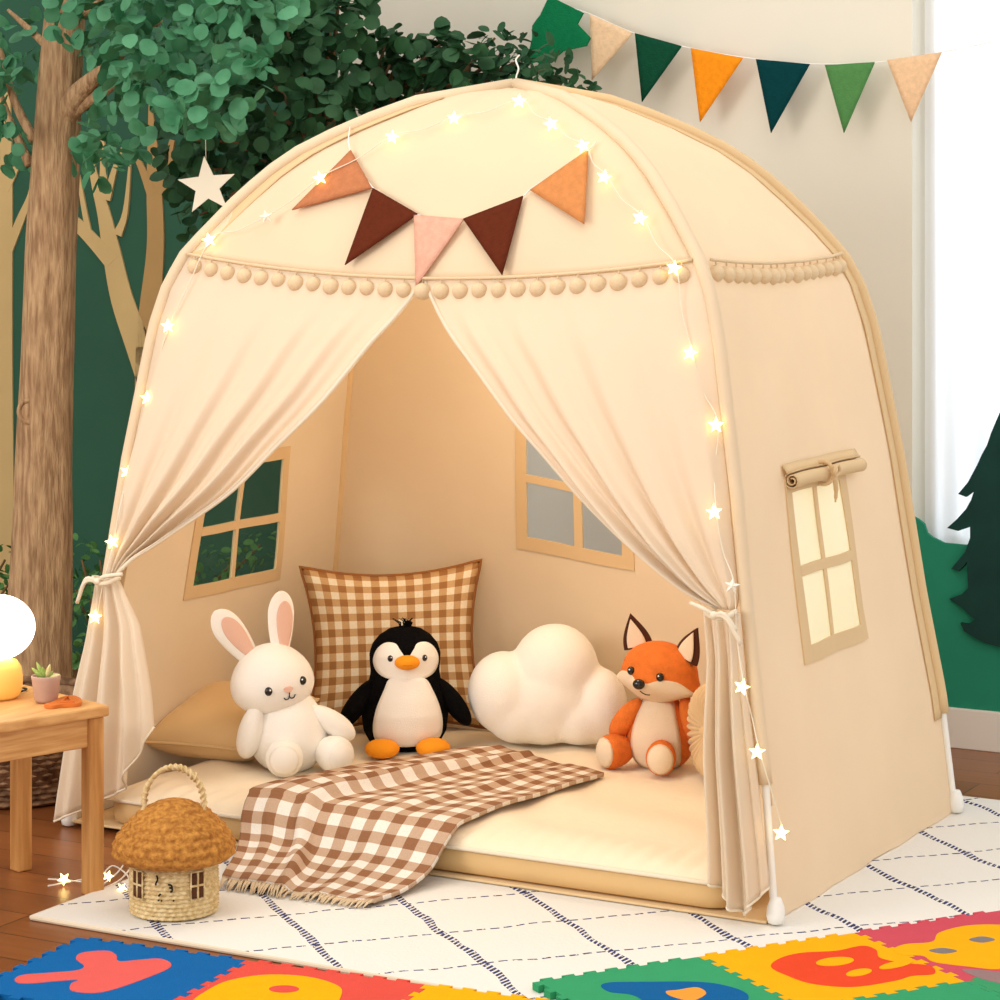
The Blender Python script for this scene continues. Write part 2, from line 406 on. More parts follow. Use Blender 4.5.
tree_decal([[(165, 420, 30), (140, 350, 26), (122, 300, 22), (112, 255, 18), (104, 215, 13), (96, 185, 9), (88, 150, 4)], [(112, 262, 16), (92, 240, 13), (74, 222, 12), (55, 212, 9)], [(90, 240, 6), (84, 210, 5), (78, 175, 3)], [(103, 185, 8), (103, 165, 6), (102, 140, 4)], [(106, 200, 8), (114, 170, 5), (122, 148, 3)], [(117, 235, 9), (125, 212, 5), (130, 160, 2)]],
           decal_m, 'pale forked tree cutout directly right of the bark trunk')
tree_decal([[(146, 420, 24), (148, 330, 22), (155, 250, 17), (154, 190, 15), (152, 140, 9), (150, 105, 3)], [(152, 195, 10), (140, 165, 6), (128, 145, 3)], [(158, 195, 13), (166, 165, 8), (172, 140, 5)], [(166, 168, 4), (180, 150, 3), (196, 132, 2)]],
           decal_d, 'tan tree cutout with upright branches beside the tent edge')

# rug
RUG0 = (-.386, -1.016)
RUGT = .009
b = MB(); rx0, ry0, rx1, ry1 = RUG0[0], RUG0[1], 2.0, .608
b.grid(40, 30, lambda u, v: Vector((lerp(rx0, rx1, u), lerp(ry0, ry1, v), RUGT-.0005)))
n0 = len(b.v)
P = [(rx0, ry0), (rx1, ry0), (rx1, ry1), (rx0, ry1)]
b.m = 1
for i in range(4):
    p, q = P[i], P[(i+1) % 4]; b.tube([(lerp(p[0], q[0], t/8), lerp(p[1], q[1], t/8), RUGT/2) for t in range(9)], RUGT/2, 8)
tag(b.build('area_rug', [rug_mat(), mat('rug_binding', (222, 206, 180), .9)], loc=(rx0, ry0, 0), smooth=False), 'cream flat rug with navy diamond stitching under the tent', 'rug')

# ------------------------------------------------------------------ the tent
W, D, H = 1.49, .905, 1.453
ZS = [0, .25, .45, .72, .98, 1.06, 1.12, 1.17, 1.225, 1.28, 1.325, 1.37, 1.415, 1.438, 1.453]
SS = [1, .965, .92, .87, .81, .78, .742, .69, .625, .555, .48, .375, .245, .15, 0]
def S(z): return interp(z, ZS, SS)
ZSEAM = 1.12
def zseam(u): return ZSEAM-.040*(1-u*u)
def on_front(px, py, off=0):
    z = .6
    for _ in range(40): P = at_y(px, py, -D/2*S(z)-off); z = .3*z+.7*P.z
    return P
tent = thing('play_tent', 'cream canvas dome play tent with pom-pom trim and tied-back curtains', 'play tent')
def wr(a, b_, amp=.004): return amp*(math.sin(a*13+b_*7)+.6*math.sin(a*5-b_*17+1.3))
# upper front
b = MB()
def f_up(u, v):
    q = 2*u-1; z0 = zseam(q); z = lerp(z0, H-.002, 1-(1-v)**1.3); s = S(z)
    return Vector((q*W/2*s, -D/2*s-wr(q, z, .003), z))
b.grid(36, 26, f_up); b.build('front_canopy', cream, tent, solid=.002)
b = MB()
def hole_panel(side, name, q0, q1, z0, z1, zlo):
    """ruled cloth between two poles with a window hole"""
    qs = [-1, -.8, -.6, q0-.12, q0, (q0+q1)/2, q1, q1+.12]; qs = sorted(set([q for q in qs if q < .99]+[.8 if q1 < .68 else .9, 1]))
    zs = sorted(set([zlo, .1, .2, .3, .36, z0, (z0+z1)/2, z1, z1+.06, .85, .95, 1.05]+[z for z in ZS if z > 1.05]))
    b = MB(); idx = {}
    sub = lambda a: [x for i in range(len(a)-1) for x in (a[i], (a[i]+a[i+1])/2)]+[a[-1]]
    qs, zs = sub(qs), sub(zs)
    for j, z in enumerate(zs):
        for i, q in enumerate(qs): idx[i, j] = b.vert(side_pt(side, q, z, 0))
    for j in range(len(zs)-1):
        for i in range(len(qs)-1):
            if q0-1e-6 <= qs[i] and qs[i+1] <= q1+1e-6 and z0-1e-6 <= zs[j] and zs[j+1] <= z1+1e-6: continue
            b.face(idx[i, j], idx[i+1, j], idx[i+1, j+1], idx[i, j+1])
    return b.build(name, cream, tent)
def side_pt(side, q, z, off):
    s = S(z)
    edge = 1-abs(q)**3
    if side == 'right': return Vector((W/2*s+off-wr(q, z, .003)*edge, q*D/2*s, z))
    if side == 'left': return Vector((-W/2*s-off+wr(q, z, .003)*edge, q*D/2*s, z))
    if side == 'back':
        x = q*W/2*s; k = max(0, 1-abs(z-.6)/.5)*max(0, 1-abs(x+.07)/.6)
        return Vector((x, D/2*s+off-wr(q, z, .002)*edge, z-.18*(x+.07)*k))
def window_set(side, q0, q1, z0, z1, pane_m, frame_m, fw_q=.05, fw_z=.028, qm=None, zm=None, out=1):
    qm = (q0+q1)/2 if qm is None else qm; zm = (z0+z1)/2 if zm is None else zm
    b = MB()
    def strip(a0, a1, c0, c1, th=.003):
        n = 6
        g = lambda o: [[side_pt(side, lerp(a0, a1, i/n), lerp(c0, c1, j/n), o) for i in range(n+1)] for j in range(n+1)]
        i0 = len(b.v)
        b.grid(n, n, lambda u, v: side_pt(side, lerp(a0, a1, u), lerp(c0, c1, v), th)); b.grid(n, n, lambda u, v: side_pt(side, lerp(a0, a1, u), lerp(c0, c1, v), -th), flip=True)
        k = (n+1)**2; ring = [i for i in range(n)]+[n+(n+1)*j for j in range(n)]+[(n+1)*n+i for i in range(n, 0, -1)]+[(n+1)*j for j in range(n, 0, -1)]
        for t in range(len(ring)): a, c = ring[t], ring[(t+1) % len(ring)]; b.face(i0+a, i0+c, i0+k+c, i0+k+a)
    strip(q0-fw_q, q0, z0-fw_z, z1+fw_z); strip(q1, q1+fw_q, z0-fw_z, z1+fw_z)
    strip(q0, q1, z0-fw_z, z0); strip(q0, q1, z1, z1+fw_z)
    strip(qm-.014, qm+.014, z0, z1, .0035); strip(q0, q1, zm-.009, zm+.009, .0037)
    b.build('window_frame', frame_m, tent, smooth=False)
    b = MB(); b.grid(8, 8, lambda u, v: side_pt(side, lerp(q0, q1, u), lerp(z0, z1, v), 0)); b.build('window_pane', pane_m, tent)
band_m = mat('window_band', (228, 198, 154), .9, trans=.1, spec=.1)
hole_panel('right', 'side_panel', -.40, .21, .432, .702, .012)
window_set('right', -.40, .21, .432, .702, mat('yellow_vinyl', (253, 253, 220), .3, trans=.35), band_m, .075, .03, qm=-.115, zm=.562)
hole_panel('left', 'side_panel', -.30, .40, .432, .672, .012)
window_set('left', -.30, .40, .432, .672, clear_mat('green_clear_vinyl', (150, 170, 160), (215, 225, 220), .05), band_m, .06, .026, qm=.03, zm=.545)
hole_panel('back', 'back_panel', -.29, .045, .49, .735, .012)
window_set('back', -.29, .045, .49, .735, clear_mat('grey_clear_vinyl', (205, 218, 228), (232, 240, 250), .22), band_m, .04, .028, qm=-.105, zm=.615)
# pole sleeves, poles, feet
def pole_pts(sx, sy, z0, z1, out=.006, n=40):
    return [Vector((sx*(W/2*S(z)+out*.6), sy*(D/2*S(z)+out*.6), z+out*.4*(z > 1.2))) for z in [lerp(z0, z1, i/n) for i in range(n+1)]]
for sx, sy, zl in ((-1, -1, .12), (1, -1, .24), (1, 1, .21), (-1, 1, .2)):
    b = MB(); b.tube(pole_pts(sx, sy, zl, H+.002), .0125, 10); b.build('pole_sleeve', seam_m if sy > 0 else cream, tent)
    b = MB(); b.tube(pole_pts(sx, sy, .01, zl+.05, .006, 8), .0068, 10); b.build('pole', pole_m, tent)
    x, y = sx*(W/2+.004), sy*(D/2+.004)
    b = MB(); zf = .0 if sx < 0 else RUGT
    b.lathe([(.006, zf+.001), (.0135, zf+.004), (.017, zf+.016), (.0155, zf+.03), (.011, zf+.042), (.0085, zf+.046)], 8, (x, y, 0)); b.build('pole_foot', pole_m, tent)
# flat seam bands beside the back sleeves and left sleeve, as sewn on
def seam_band(fn, name='seam_band'):
    b = MB(); b.grid(4, 60, fn); b.build(name, seam_m, tent, solid=.002)
seam_band(lambda u, v: side_pt('right', lerp(.985, .985-.075/max(.25, S(lerp(.2, 1.43, v))), u), lerp(.2, 1.43, v), .003))
def fp(q, z, off): s = S(z); return Vector((q*W/2*s, -D/2*s-off, z))
seam_band(lambda u, v: fp(lerp(-.99, -.99+.042/max(.25, S(lerp(.1, 1.43, v))), u), lerp(.1, 1.43, v), .004))
seam_band(lambda u, v: side_pt('right', lerp(-.985, -.985+.03/max(.3, S(lerp(.2, 1.43, v))), u), lerp(.2, 1.43, v), .0025))
# floor sheet
b = MB(); b.box((0, -.008, RUGT+.0035), (W-.02, D+.008, .005)); b.build('floor_sheet', seam_m, tent, smooth=False, bevel=.002)
# apex hook
b = MB(); b.tube(smooth_line([(0, 0, H), (.004, -.004, H+.02), (.010, -.006, H+.035), (.004, -.006, H+.052), (.012, -.006, H+.062)], 5), .0018, 6); b.build('hook', pole_m, tent)
# pom-pom trims
def trim(fn, n, name):
    b = MB(); b.tube([fn(i/60)+Vector((0, 0, .004)) for i in range(61)], .0032, 6); b.build('trim_braid', pom_m, tent)
    first = None
    for i in range(n):
        p = fn((i+.5)/n)
        if first is None:
            b = MB(); b.ell((0, 0, -.020), (.0162, .0162, .0155), n=18, k=12); b.tube([(0, 0, -.006), (0, 0, .004)], .0018, 5)
            o = b.build('pompom', pom_m, tent, local=True); first = o
        else: o = first.copy(); C.objects.link(o); o.parent = tent
        o.location = p; o.rotation_euler = (0, 0, R.uniform(0, 6)); o.scale = (R.uniform(.93, 1.05),)*3
trim(lambda t: Vector(((2*t-1)*W/2*S(ZSEAM)*.985, -D/2*S(zseam(2*t-1))-.012, zseam(2*t-1))), 27, 'front')
trim(lambda t: side_pt('right', lerp(-.93, .93, t), ZSEAM-.012*(1-(2*t-1)**2), .012), 16, 'side')

# curtains
def fold_curtain(name, Lp, Rp, nfold, amp, taper, tent_, phase=0, nu=64, nv=50, out=.006, rsharp=1.0):
    Lr, Rr = resample(Lp, nv), resample(Rp, nv); b = MB()
    def fn(u, v):
        j = min(nv, int(round(v*nv))); p = Lr[j].lerp(Rr[j], u); wd = (Rr[j]-Lr[j]).length
        a = taper(v); uu = u**rsharp
        y = -out-a*amp*(.5+.5*math.sin(uu*nfold*2*pi+phase+.8*math.sin(v*3)))-a*amp*.35*math.sin(uu*nfold*4.3*pi+2+phase)
        e = min(1, 10*u)
        return p+Vector((0, y*e, 0))
    b.grid(nu, nv, fn)
    o = b.build(name, drape_m, tent_, solid=.002)
    h = MB(); h.tube([fn(1, j/nv)+Vector((0, -.001, 0)) for j in range(nv+1)], .0032, 6); h.build('hem', hem_m, o)
    return o
def fpt(x, z, off=0): return Vector((x, -D/2*S(z)-off, z))
tieL = on_front(120, 577); tieR = on_front(731, 610)
Rl = smooth_line([fpt(.002, 1.066)]+[on_front(*p) for p in ((398, 322), (372, 350), (330, 402), (287, 446), (248, 487), (210, 516), (172, 541), (146, 556))]+[tieL+Vector((.012, 0, .006))], 4)
Ll = [fpt(-W/2*S(z)+.006, z) for z in [lerp(ZSEAM, .515, i/20) for i in range(21)]]+[tieL+Vector((-.012, 0, .004))]
# left curtain: the seam is its top edge, so the first row follows the seam
def curtain_upper(name, edgeL, edgeR, tie, qa, qb, nfold, amp, phase, keep):
    nu, nv = 80, 60; Lr, Rr = resample(edgeL, nv), resample(edgeR, nv); b = MB()
    def fn(u, v):
        j = min(nv, int(round(v*nv))); p = Lr[j].lerp(Rr[j], u)
        q = lerp(qa, qb, u); zs_ = zseam(q); top = fpt(q*W/2*S(zs_), zs_)
        base = Lr[0].lerp(Rr[0], u); p = p+(top-base)*(1-v)**3
        p.y = -D/2*S(p.z)
        # folds run from the seam to the tie; deep near the tie
        k = v**1.25; wdt = (Rr[j]-Lr[j]).length; uu = u if keep > 0 else 1-u
        g = uu**1.5*nfold*2*pi+phase
        f = (.5+.5*math.sin(g))*amp*k*(.35+.65*uu)+.3*amp*k*math.sin(g*2.17+1.1)*uu
        sag = .030*math.sin(pi*min(1, v*1.0))*math.sin(pi*u)**.8*keep2(v)
        f *= min(1, wdt/.18)
        e = min(1, 14*(u if keep > 0 else 1-u))
        return p+Vector((0, -(.004+.02*v*(1 if e else 0)*e)-f*e-sag*e, 0))
    keep2 = lambda v: .8
    b.grid(nu, nv, fn); o = b.build(name, drape_m, tent, solid=.002)
    hh = MB(); e = 1 if keep > 0 else 0
    hh.tube([fn(e, j/nv)+Vector((0, -.001, 0)) for j in range(nv+1)], .0042, 6); hh.build('hem', hem_m, o)
    return o
cl = curtain_upper('curtain', Ll, Rl, tieL, -1, .0, 4.2, .05, .5, 1)
Rr_ = [fpt(W/2*S(z)-.008, z) for z in [lerp(ZSEAM, .55, i/20) for i in range(21)]]+[tieR+Vector((.012, 0, .004))]
Lr_ = smooth_line([fpt(-.002, 1.066)]+[on_front(*p) for p in ((447, 331), (480, 374), (517, 421), (550, 457), (580, 490), (615, 525), (650, 556), (690, 588))]+[tieR+Vector((-.014, 0, .006))], 4)
cr = curtain_upper('curtain', Lr_, Rr_, tieR, .0, 1, 3.6, .05, 1.2, -1)
# hanging tails below the ties
def tail(Lp, Rp, bot, nfold, amp, phase, par, hemz=None):
    nu, nv = 56, 34; Lr, Rr = resample(Lp, nv), resample(Rp, nv); b = MB()
    def fn(u, v):
        zb = bot(u); ztop = lerp(Lr[0].z, Rr[0].z, u)
        z = lerp(ztop, zb, v)
        # horizontal position from edge polylines by height
        def edge(E):
            zz = max(E[-1].z, min(E[0].z, z))
            for i in range(len(E)-1):
                if E[i+1].z <= zz <= E[i].z+1e-9:
                    t = (E[i].z-zz)/max(1e-9, E[i].z-E[i+1].z); return E[i].lerp(E[i+1], t)
            return E[-1]
        a, c = edge(Lr), edge(Rr); p = a.lerp(c, u); p.z = z
        g = u*nfold*2*pi+phase; k = .25+.75*min(1, v*2.2)
        p.y -= k*amp*(.5+.5*math.sin(g))+k*amp*.3*math.sin(2.3*g+1)
        return p
    b.grid(nu, nv, fn); o = b.build('curtain_tail', drape_m, par, solid=.002)
    hh = MB(); hh.tube([fn(j/nu, 1) for j in range(nu+1)], .0026, 6); hh.build('hem', hem_m, o)
yb = -.475
Lt = [tieL+Vector((-.03, -.03, 0)), at_y(92, 640, -.445), at_y(78, 720, -.465), at_y(66, 800, yb), at_y(62, 832, yb)]
Rt = [tieL+Vector((.02, -.03, 0)), at_y(139, 625, -.445), at_y(150, 690, -.465), at_y(153, 730, yb-.005), at_y(154, 832, yb)]
tail(Lt, Rt, lambda u: lerp(.02, .13, u**1.0)+(.09*(u-.7)/.3 if u > .7 else 0), 2.7, .032, .6, cl)
Lt = [tieR+Vector((-.035, -.03, 0)), at_y(711, 660, -.44), at_y(710, 760, -.46), at_y(714, 840, yb), at_y(716, 930, yb)]
Rt = [tieR+Vector((.03, -.03, 0)), at_y(746, 690, -.445), at_y(757, 780, -.46), at_y(768, 880, yb), at_y(771, 930, yb)]
tail(Lt, Rt, lambda u: .075-.055*(1-abs(u-.55)/.55)+.01*u, 2.4, .030, 2.4, cr)
# tie bands with a bow
def tie(c, par, sgn):
    b = MB(); c = c+Vector((0, -.045, 0))
    pts = [c+Vector((.026*math.cos(t), .024*math.sin(t), .004*math.sin(t*2+1))) for t in [2*pi*i/20 for i in range(20)]]
    b.tube(pts, .0045, 8, closed=True)
    for dx, dz in ((-.042, -.022), (-.05, -.045)):
        b.tube(smooth_line([c+Vector((0, -.024, 0)), c+Vector((sgn*dx*.5, -.032, .012+dz*.3)), c+Vector((sgn*dx, -.026, dz))], 5), .004, 6)
    b.tube(smooth_line([c+Vector((0, -.024, 0)), c+Vector((sgn*.02, -.03, .012)), c+Vector((sgn*.05, -.012, .016))], 5), .004, 6)
    b.ell(c+Vector((0, -.026, .001)), (.008, .007, .007), n=12, k=8)
    b.build('tie_band', hem_m, par)
tie(tieL, cl, 1); tie(tieR, cr, -1)
# rolled window flap on the right side
b = MB(); zt = .726
def rp(q, z, off): return side_pt('right', q, z, off)
for j in range(1): pass
n = 30; q0, q1 = -.47, .40
b.grid(24, n, lambda u, v: rp(lerp(q0, q1, u), zt, .014)+Vector((lerp(.016, .004, v)*math.cos(v*4.2*pi+1.57), 0, lerp(.016, .004, v)*math.sin(v*4.2*pi+1.57))))
b.grid(12, 2, lambda u, v: rp(lerp(q0-.02, q1+.02, u), lerp(zt+.012, zt+.028, v), .003+.008*(1-v)))
fl = b.build('rolled_flap', band_m, tent, solid=.0022)
b = MB(); cq = -.07; c0 = rp(cq, zt, .014)
b.tube([c0+Vector((.020*math.cos(t), 0, .021*math.sin(t))) for t in [2*pi*i/18 for i in range(18)]], .004, 8, closed=True)
b.tube(smooth_line([c0+Vector((.02, 0, -.004)), c0+Vector((.026, -.012, .006)), c0+Vector((.026, .005, .016)), c0+Vector((.026, .016, .002)), c0+Vector((.022, .002, -.006))], 5), .0035, 6)
b.tube(smooth_line([c0+Vector((.022, 0, -.006)), c0+Vector((.02, .012, -.03)), c0+Vector((.014, .024, -.055))], 5), [.005]*6+[.004]*3+[.002]*2, 6)
b.build('flap_tie', band_m, fl)

# ------------------------------------------------------------------ star lights on the tent
def star_pts(r1, r2): return [((r1 if i % 2 == 0 else r2)*math.sin(i*pi/5), (r1 if i % 2 == 0 else r2)*math.cos(i*pi/5)) for i in range(10)]
def star_mesh(c, r, m, par, rot=0, name='star_light'):
    b = MB(); i0 = len(b.v); P = star_pts(r, r*.45)
    q = lambda x, z, y: Vector(c)+_r*(x*math.cos(rot)-z*math.sin(rot))+Vector((0, 0, x*math.sin(rot)+z*math.cos(rot)))-_f*y
    ring = [b.vert(q(x, z, 0)) for x, z in P]; f_, k_ = b.vert(q(0, 0, r*.38)), b.vert(q(0, 0, -r*.38))
    for i in range(10): b.face(ring[i], ring[(i+1) % 10], f_); b.face(ring[(i+1) % 10], ring[i], k_)
    return b.build(name, m, par, smooth=False)
lights = thing('star_string_lights', 'string of warm star lights running up over the tent front poles', 'string lights', on_front(95, 640, .02))
stars = [(95, 617, 1), (112, 542, 1), (127, 472, 1), (147, 398, 1), (168, 326, 1), (209, 240, 1), (266, 217, 0), (320, 178, 1), (392, 137, 1), (454, 118, 1), (519, 101, 1), (551, 124, 1), (583, 146, 1), (604, 177, 1), (640, 218, 1), (674, 268, 1),
         (690, 353, 1), (716, 425, 1), (714, 512, 1), (732, 586, 0), (742, 687, 1), (757, 752, 1), (781, 833, 1)]
wp = [on_front(90, 660, .03)]
for i, (px, py, on) in enumerate(stars):
    lower = py > 600
    c = on_front(px, py, .03 if py < 480 else (.045 if px < 500 else .062))
    if px > 735 and py > 600: c = at_y(px, py, -.505 if py < 800 else -.475)
    star_mesh(c, .0145, star_m if on else star_off, lights, R.uniform(-.3, .3))
    wp.append(c+Vector((0, .008, .004))); 
    if i < len(stars)-1:
        nx, ny, _ = stars[i+1]; mx, my = (px+nx)/2, (py+ny)/2
        if px > 735 and py > 600: m_ = at_y(mx+3, my, -.487)
        else: m_ = on_front(mx, my+2, .02 if py < 480 else .05)
        wp.append(m_)
b = MB(); b.tube(smooth_line(wp, 5), .0011, 5); b.build('wire', wire_m, lights)
# spill of lights under the side table
c0 = at_z(66, 880, .02)
spill = thing('floor_string_lights', 'glowing star lights with white wires lying on the wooden floor under the side table', 'string lights', (c0.x, c0.y, 0))
for px, py, rr in ((64, 879, .0125), (108, 876, .011), (122, 888, .010)): star_mesh(at_z(px, py, .014), rr, star_m, spill, R.uniform(0, 1))
b = MB()
for pts in ([(48, 879), (64, 880), (84, 882), (104, 884)], [(48, 886), (64, 883), (80, 880), (100, 876), (112, 866), (124, 872), (130, 880)], [(104, 884), (118, 872), (128, 858)], [(105, 888), (120, 880), (131, 868)]):
    b.tube(smooth_line([at_z(px, py, .006) for px, py in pts], 5), .0016, 5)
b.build('wire', mat('white_wire', (240, 236, 226), .5), spill)

# ------------------------------------------------------------------ pennants on the tent
def felt(n, c): return mat(n, c, .95, bump=.5, bscale=300, noise=.12, nscale=90, spec=.05)
tb0 = on_front(350, 124, .012)
bunting = thing('tent_bunting', 'short bunting of brown, orange and pink felt pennants on the tent front', 'bunting', tb0)
def pennant(a, c, t, m, par, place, label, name='pennant', n=10):
    b = MB(); k = {}
    A, Cc, T = Vector(a), Vector(c), Vector(t)
    for i in range(n+1):
        for j in range(n+1-i):
            w1, w2 = i/n, j/n; p = A*(1-w1-w2)+Cc*w1+T*w2; k[i, j] = b.vert(place(p.x, p.y))
    for i in range(n):
        for j in range(n-i):
            b.face(k[i, j], k[i+1, j], k[i, j+1])
            if i+j < n-1: b.face(k[i+1, j], k[i+1, j+1], k[i, j+1])
    return b.build(name, m, par, solid=.003, label=label)
pl = lambda px, py: on_front(px, py, .016)
tan, brown, pk, org = felt('tan_felt', (194, 124, 84)), felt('brown_felt', (98, 44, 26)), felt('blush_felt', (230, 174, 150)), felt('apricot_felt', (212, 140, 84))
pennant((351, 150), (372, 188), (292, 210), tan, bunting, pl, 'tan orange felt pennant')
pennant((373, 188), (418, 214), (345, 265), brown, bunting, pl, 'dark brown felt pennant')
pennant((414, 215), (464, 219), (416, 287), pk, bunting, pl, 'blush pink felt pennant')
pennant((463, 219), (523, 196), (502, 275), brown, bunting, pl, 'dark brown felt pennant')
pennant((530, 190), (588, 150), (584, 224), org, bunting, pl, 'apricot orange felt pennant')
b = MB(); b.tube(smooth_line([on_front(px, py, .015) for px, py in ((350, 124), (350, 150), (372, 187), (396, 202), (418, 215), (440, 218), (464, 219), (496, 209), (523, 196), (532, 188), (560, 170), (588, 150), (596, 142))], 4), .0014, 5); b.build('string', pole_m, bunting)

# ------------------------------------------------------------------ bunting on the wall
YB = 1.03
wb = at_y(700, 50, YB)
wbunt = thing('wall_bunting', 'long felt bunting of green, orange, teal and peach flags across the back wall', 'bunting', wb)
pw = lambda px, py: at_y(px, py, YB)
for a, c, t, col, nm, lb in (((590, 14), (633, 33), (592, 80), (240, 206, 166), 'peach_felt', 'peach felt flag beside the fir shape'), ((635, 33), (682, 46), (642, 102), (20, 74, 52), 'forest_felt', 'forest green felt flag'), ((691, 48), (743, 58), (700, 122), (246, 148, 30), 'orange_flag_felt', 'bright orange felt flag'),
                        ((756, 59), (810, 64), (771, 133), (10, 60, 64), 'teal_felt', 'dark teal felt flag'), ((825, 65), (875, 62), (844, 133), (84, 138, 80), 'leaf_felt', 'leaf green felt flag'), ((887, 60), (942, 52), (911, 122), (236, 198, 158), 'pale_peach_felt', 'pale peach felt flag in front of the curtain')):
    pennant(a, c, t, felt(nm, col), wbunt, pw, lb)
b = MB(); b.tube(smooth_line([at_y(470, -60, WALLY-.002), pw(530, -12), pw(555, 2), pw(590, 14), pw(634, 33), pw(690, 48), pw(756, 59), pw(815, 64), pw(880, 62), pw(942, 52), pw(1000, 40), pw(1060, 24), at_y(1150, -5, WALLY-.002)], 5), .0014, 5); b.build('string', pole_m, wbunt)
b = MB(); fp_ = [(549, -4), (583, 13), (577, 24), (590, 38), (586, 46), (563, 51), (545, 66), (536, 62), (529, 64), (528, 55), (532, 38), (532, 26), (536, 20), (540, 15)]
b.prism([at_y(px, py, YB-.006) for px, py in fp_], (0, .006, 0)); b.build('fir_tree_shape', felt('kelly_felt', (22, 122, 76)), wbunt, smooth=False, label='bright green felt fir tree shape')

# ------------------------------------------------------------------ mattress and throw
MT = .097
mx0, mx1, my0, my1 = -.655, .655, -.452, .395
def rbox(x, y, rad):
    return x, y
def rounded_rect(u, x0, x1, y0, y1, r):
    """perimeter point"""
    segs = []
    for cx, cy, a0 in ((x1-r, y0+r, -pi/2), (x1-r, y1-r, 0), (x0+r, y1-r, pi/2), (x0+r, y0+r, pi)):
        for i in range(7): a = a0+pi/2*i/6; segs.append(Vector((cx+r*math.cos(a), cy+r*math.sin(a), 0)))
    segs.append(segs[0]); return segs
mattress = thing('floor_mattress', 'cream floor mattress with puffy topper inside the tent', 'mattress', (0, 0, RUGT+.009))
zb = RUGT+.0085
b = MB(); per = resample(rounded_rect(0, mx0, mx1, my0, my1, .03), 160)[:-1]
def rings(b, per, levels):
    n = len(per); b0 = len(b.v)
    for off, z in levels:
        for i, p in enumerate(per):
            c = Vector(((mx0+mx1)/2, (my0+my1)/2, 0)); d = (p-c); k = Vector((d.x*(1+off/.65), d.y*(1+off/.42), z)); b.vert(c+k, (i/n, z))
    for j in range(len(levels)-1):
        for i in range(n): i2 = (i+1) % n; b.face(b0+j*n+i, b0+j*n+i2, b0+(j+1)*n+i2, b0+(j+1)*n+i)
    b.face(*[b0+i for i in range(n)][::-1]); b.face(*[b0+(len(levels)-1)*n+i for i in range(n)])
rings(b, per, [(-.006, zb), (0, zb+.004), (.003, zb+.02), (.001, zb+.041), (-.004, zb+.046)])
b.build('base', mat('tan_base_cloth', (214, 178, 124), .7, bump=.3, bscale=12), mattress)
b = MB()
def top_fn(u, v):
    x, y = lerp(mx0-.004, mx1+.004, u), lerp(my0-.006, my1+.004, v)
    e = min(u, 1-u)*1.31; f_ = min(v, 1-v)*.85; d = min(1, min(e, f_)/.085); edge = math.sqrt(max(0, 1-(1-d)**2))
    ru = .0042*math.sin(x*150+3*math.sin(y*20))*max(0, 1-f_/.11)*(v < .5)+.003*math.sin(x*23+y*31+2*math.sin(x*9))
    return Vector((x, y, zb+.046+(MT-zb-.049)*edge*.98+ru*edge))
b.grid(150, 90, top_fn); b.build('topper', mat('quilted_cream', (242, 224, 194), .8, bump=.7, bscale=24, sheen=.2), mattress)
b = MB(); b.tube([Vector((p.x*1.008, p.y*1.01, zb+.0465)) for p in per], .0042, 6, closed=True); b.build('piping', hem_m, mattress)

th_mat = gingham('throw_gingham', 8.5, 15.5, (236, 228, 216), (194, 164, 138), (146, 102, 72))
A0, A1 = at_z(487, 753, MT+.006), at_z(604, 775, MT+.006)         # far short edge
E0, E1 = at_z(268, 806, MT+.006), at_z(447, 856, MT+.006)         # where it meets the mattress edge
E0.y = min(-.30, E0.y)
E0 = Vector((-.315, -.452, MT+.006)); E1 = Vector((.125, -.452, MT+.006))
F0, F1 = Vector((-.262, -.535, RUGT+.006)), Vector((.135, -.525, RUGT+.006))
G0, G1 = at_z(222, 884, RUGT+.004), at_z(374, 905, RUGT+.004)
throw = thing('gingham_throw', 'brown gingham throw blanket with fringe spilling off the mattress onto the rug', 'throw blanket', (0, -.4, RUGT))
def spine(a, z=0):
    e = E0.lerp(E1, a); g = G0.lerp(G1, a); f = Vector((lerp(e.x, g.x, .62), -.605, RUGT+.009))
    pts = [A0.lerp(A1, a), None, Vector((e.x, -.405, MT+.005)), Vector((e.x, -.455, MT-.004)), Vector((lerp(e.x, g.x, .12), -.488, .070)), Vector((lerp(e.x, g.x, .3), -.530, .037)), f, g]
    pts[1] = pts[0].lerp(pts[2], .5)
    return resample(smooth_line(pts, 10), 90)
NU = 110
SP = [spine(i/NU) for i in range(NU+1)]
def throw_fn(u, v, lift=0):
    i = min(NU, int(round(u*NU))); p = SP[i][min(90, int(round(v*90)))].copy()
    uc = .40-.09*math.sin(v*3.0)+.10*max(0, v-.5)
    st = 1/(1+math.exp(max(-40, min(40, (u-uc)/.012))))
    q = st*.017+.010*math.exp(-((u-uc+.035)/.030)**2)+.006*math.exp(-((u-.12-.04*v)/.05)**2)+.006*math.exp(-((u-.72+.08*v)/.045)**2)
    q *= min(1, .45+1.2*v)*(1 if v < .85 else lerp(1, .35, (v-.85)/.15))
    q += .002*(1+math.sin(u*17+v*9))+.0014*(1+math.sin(v*21+u*5))
    k = max(0, 1-abs(v-.72)/.16)
    return p+Vector((0, -q*.9*k, q*(1-.45*k)+.001))
b = MB(); b.grid(NU, 90, throw_fn); b.build('cloth', th_mat, throw, solid=.008)
b = MB(); rr = random.Random(3)
for i in range(70):
    u = (i+.5)/70; p = throw_fn(u, 1)+Vector((0, 0, .001)); d = (G0.lerp(G1, u)-F0.lerp(F1, u)).normalized()
    L_ = rr.uniform(.018, .03); sd = Vector((rr.uniform(-.35, .35), 0, 0)); q = p+(d+sd)*L_; q.z = RUGT+.003
    b.tube([p-d*.004, p.lerp(q, .5)+Vector((0, 0, .002)), q], [.0026, .0022, .001], 5)
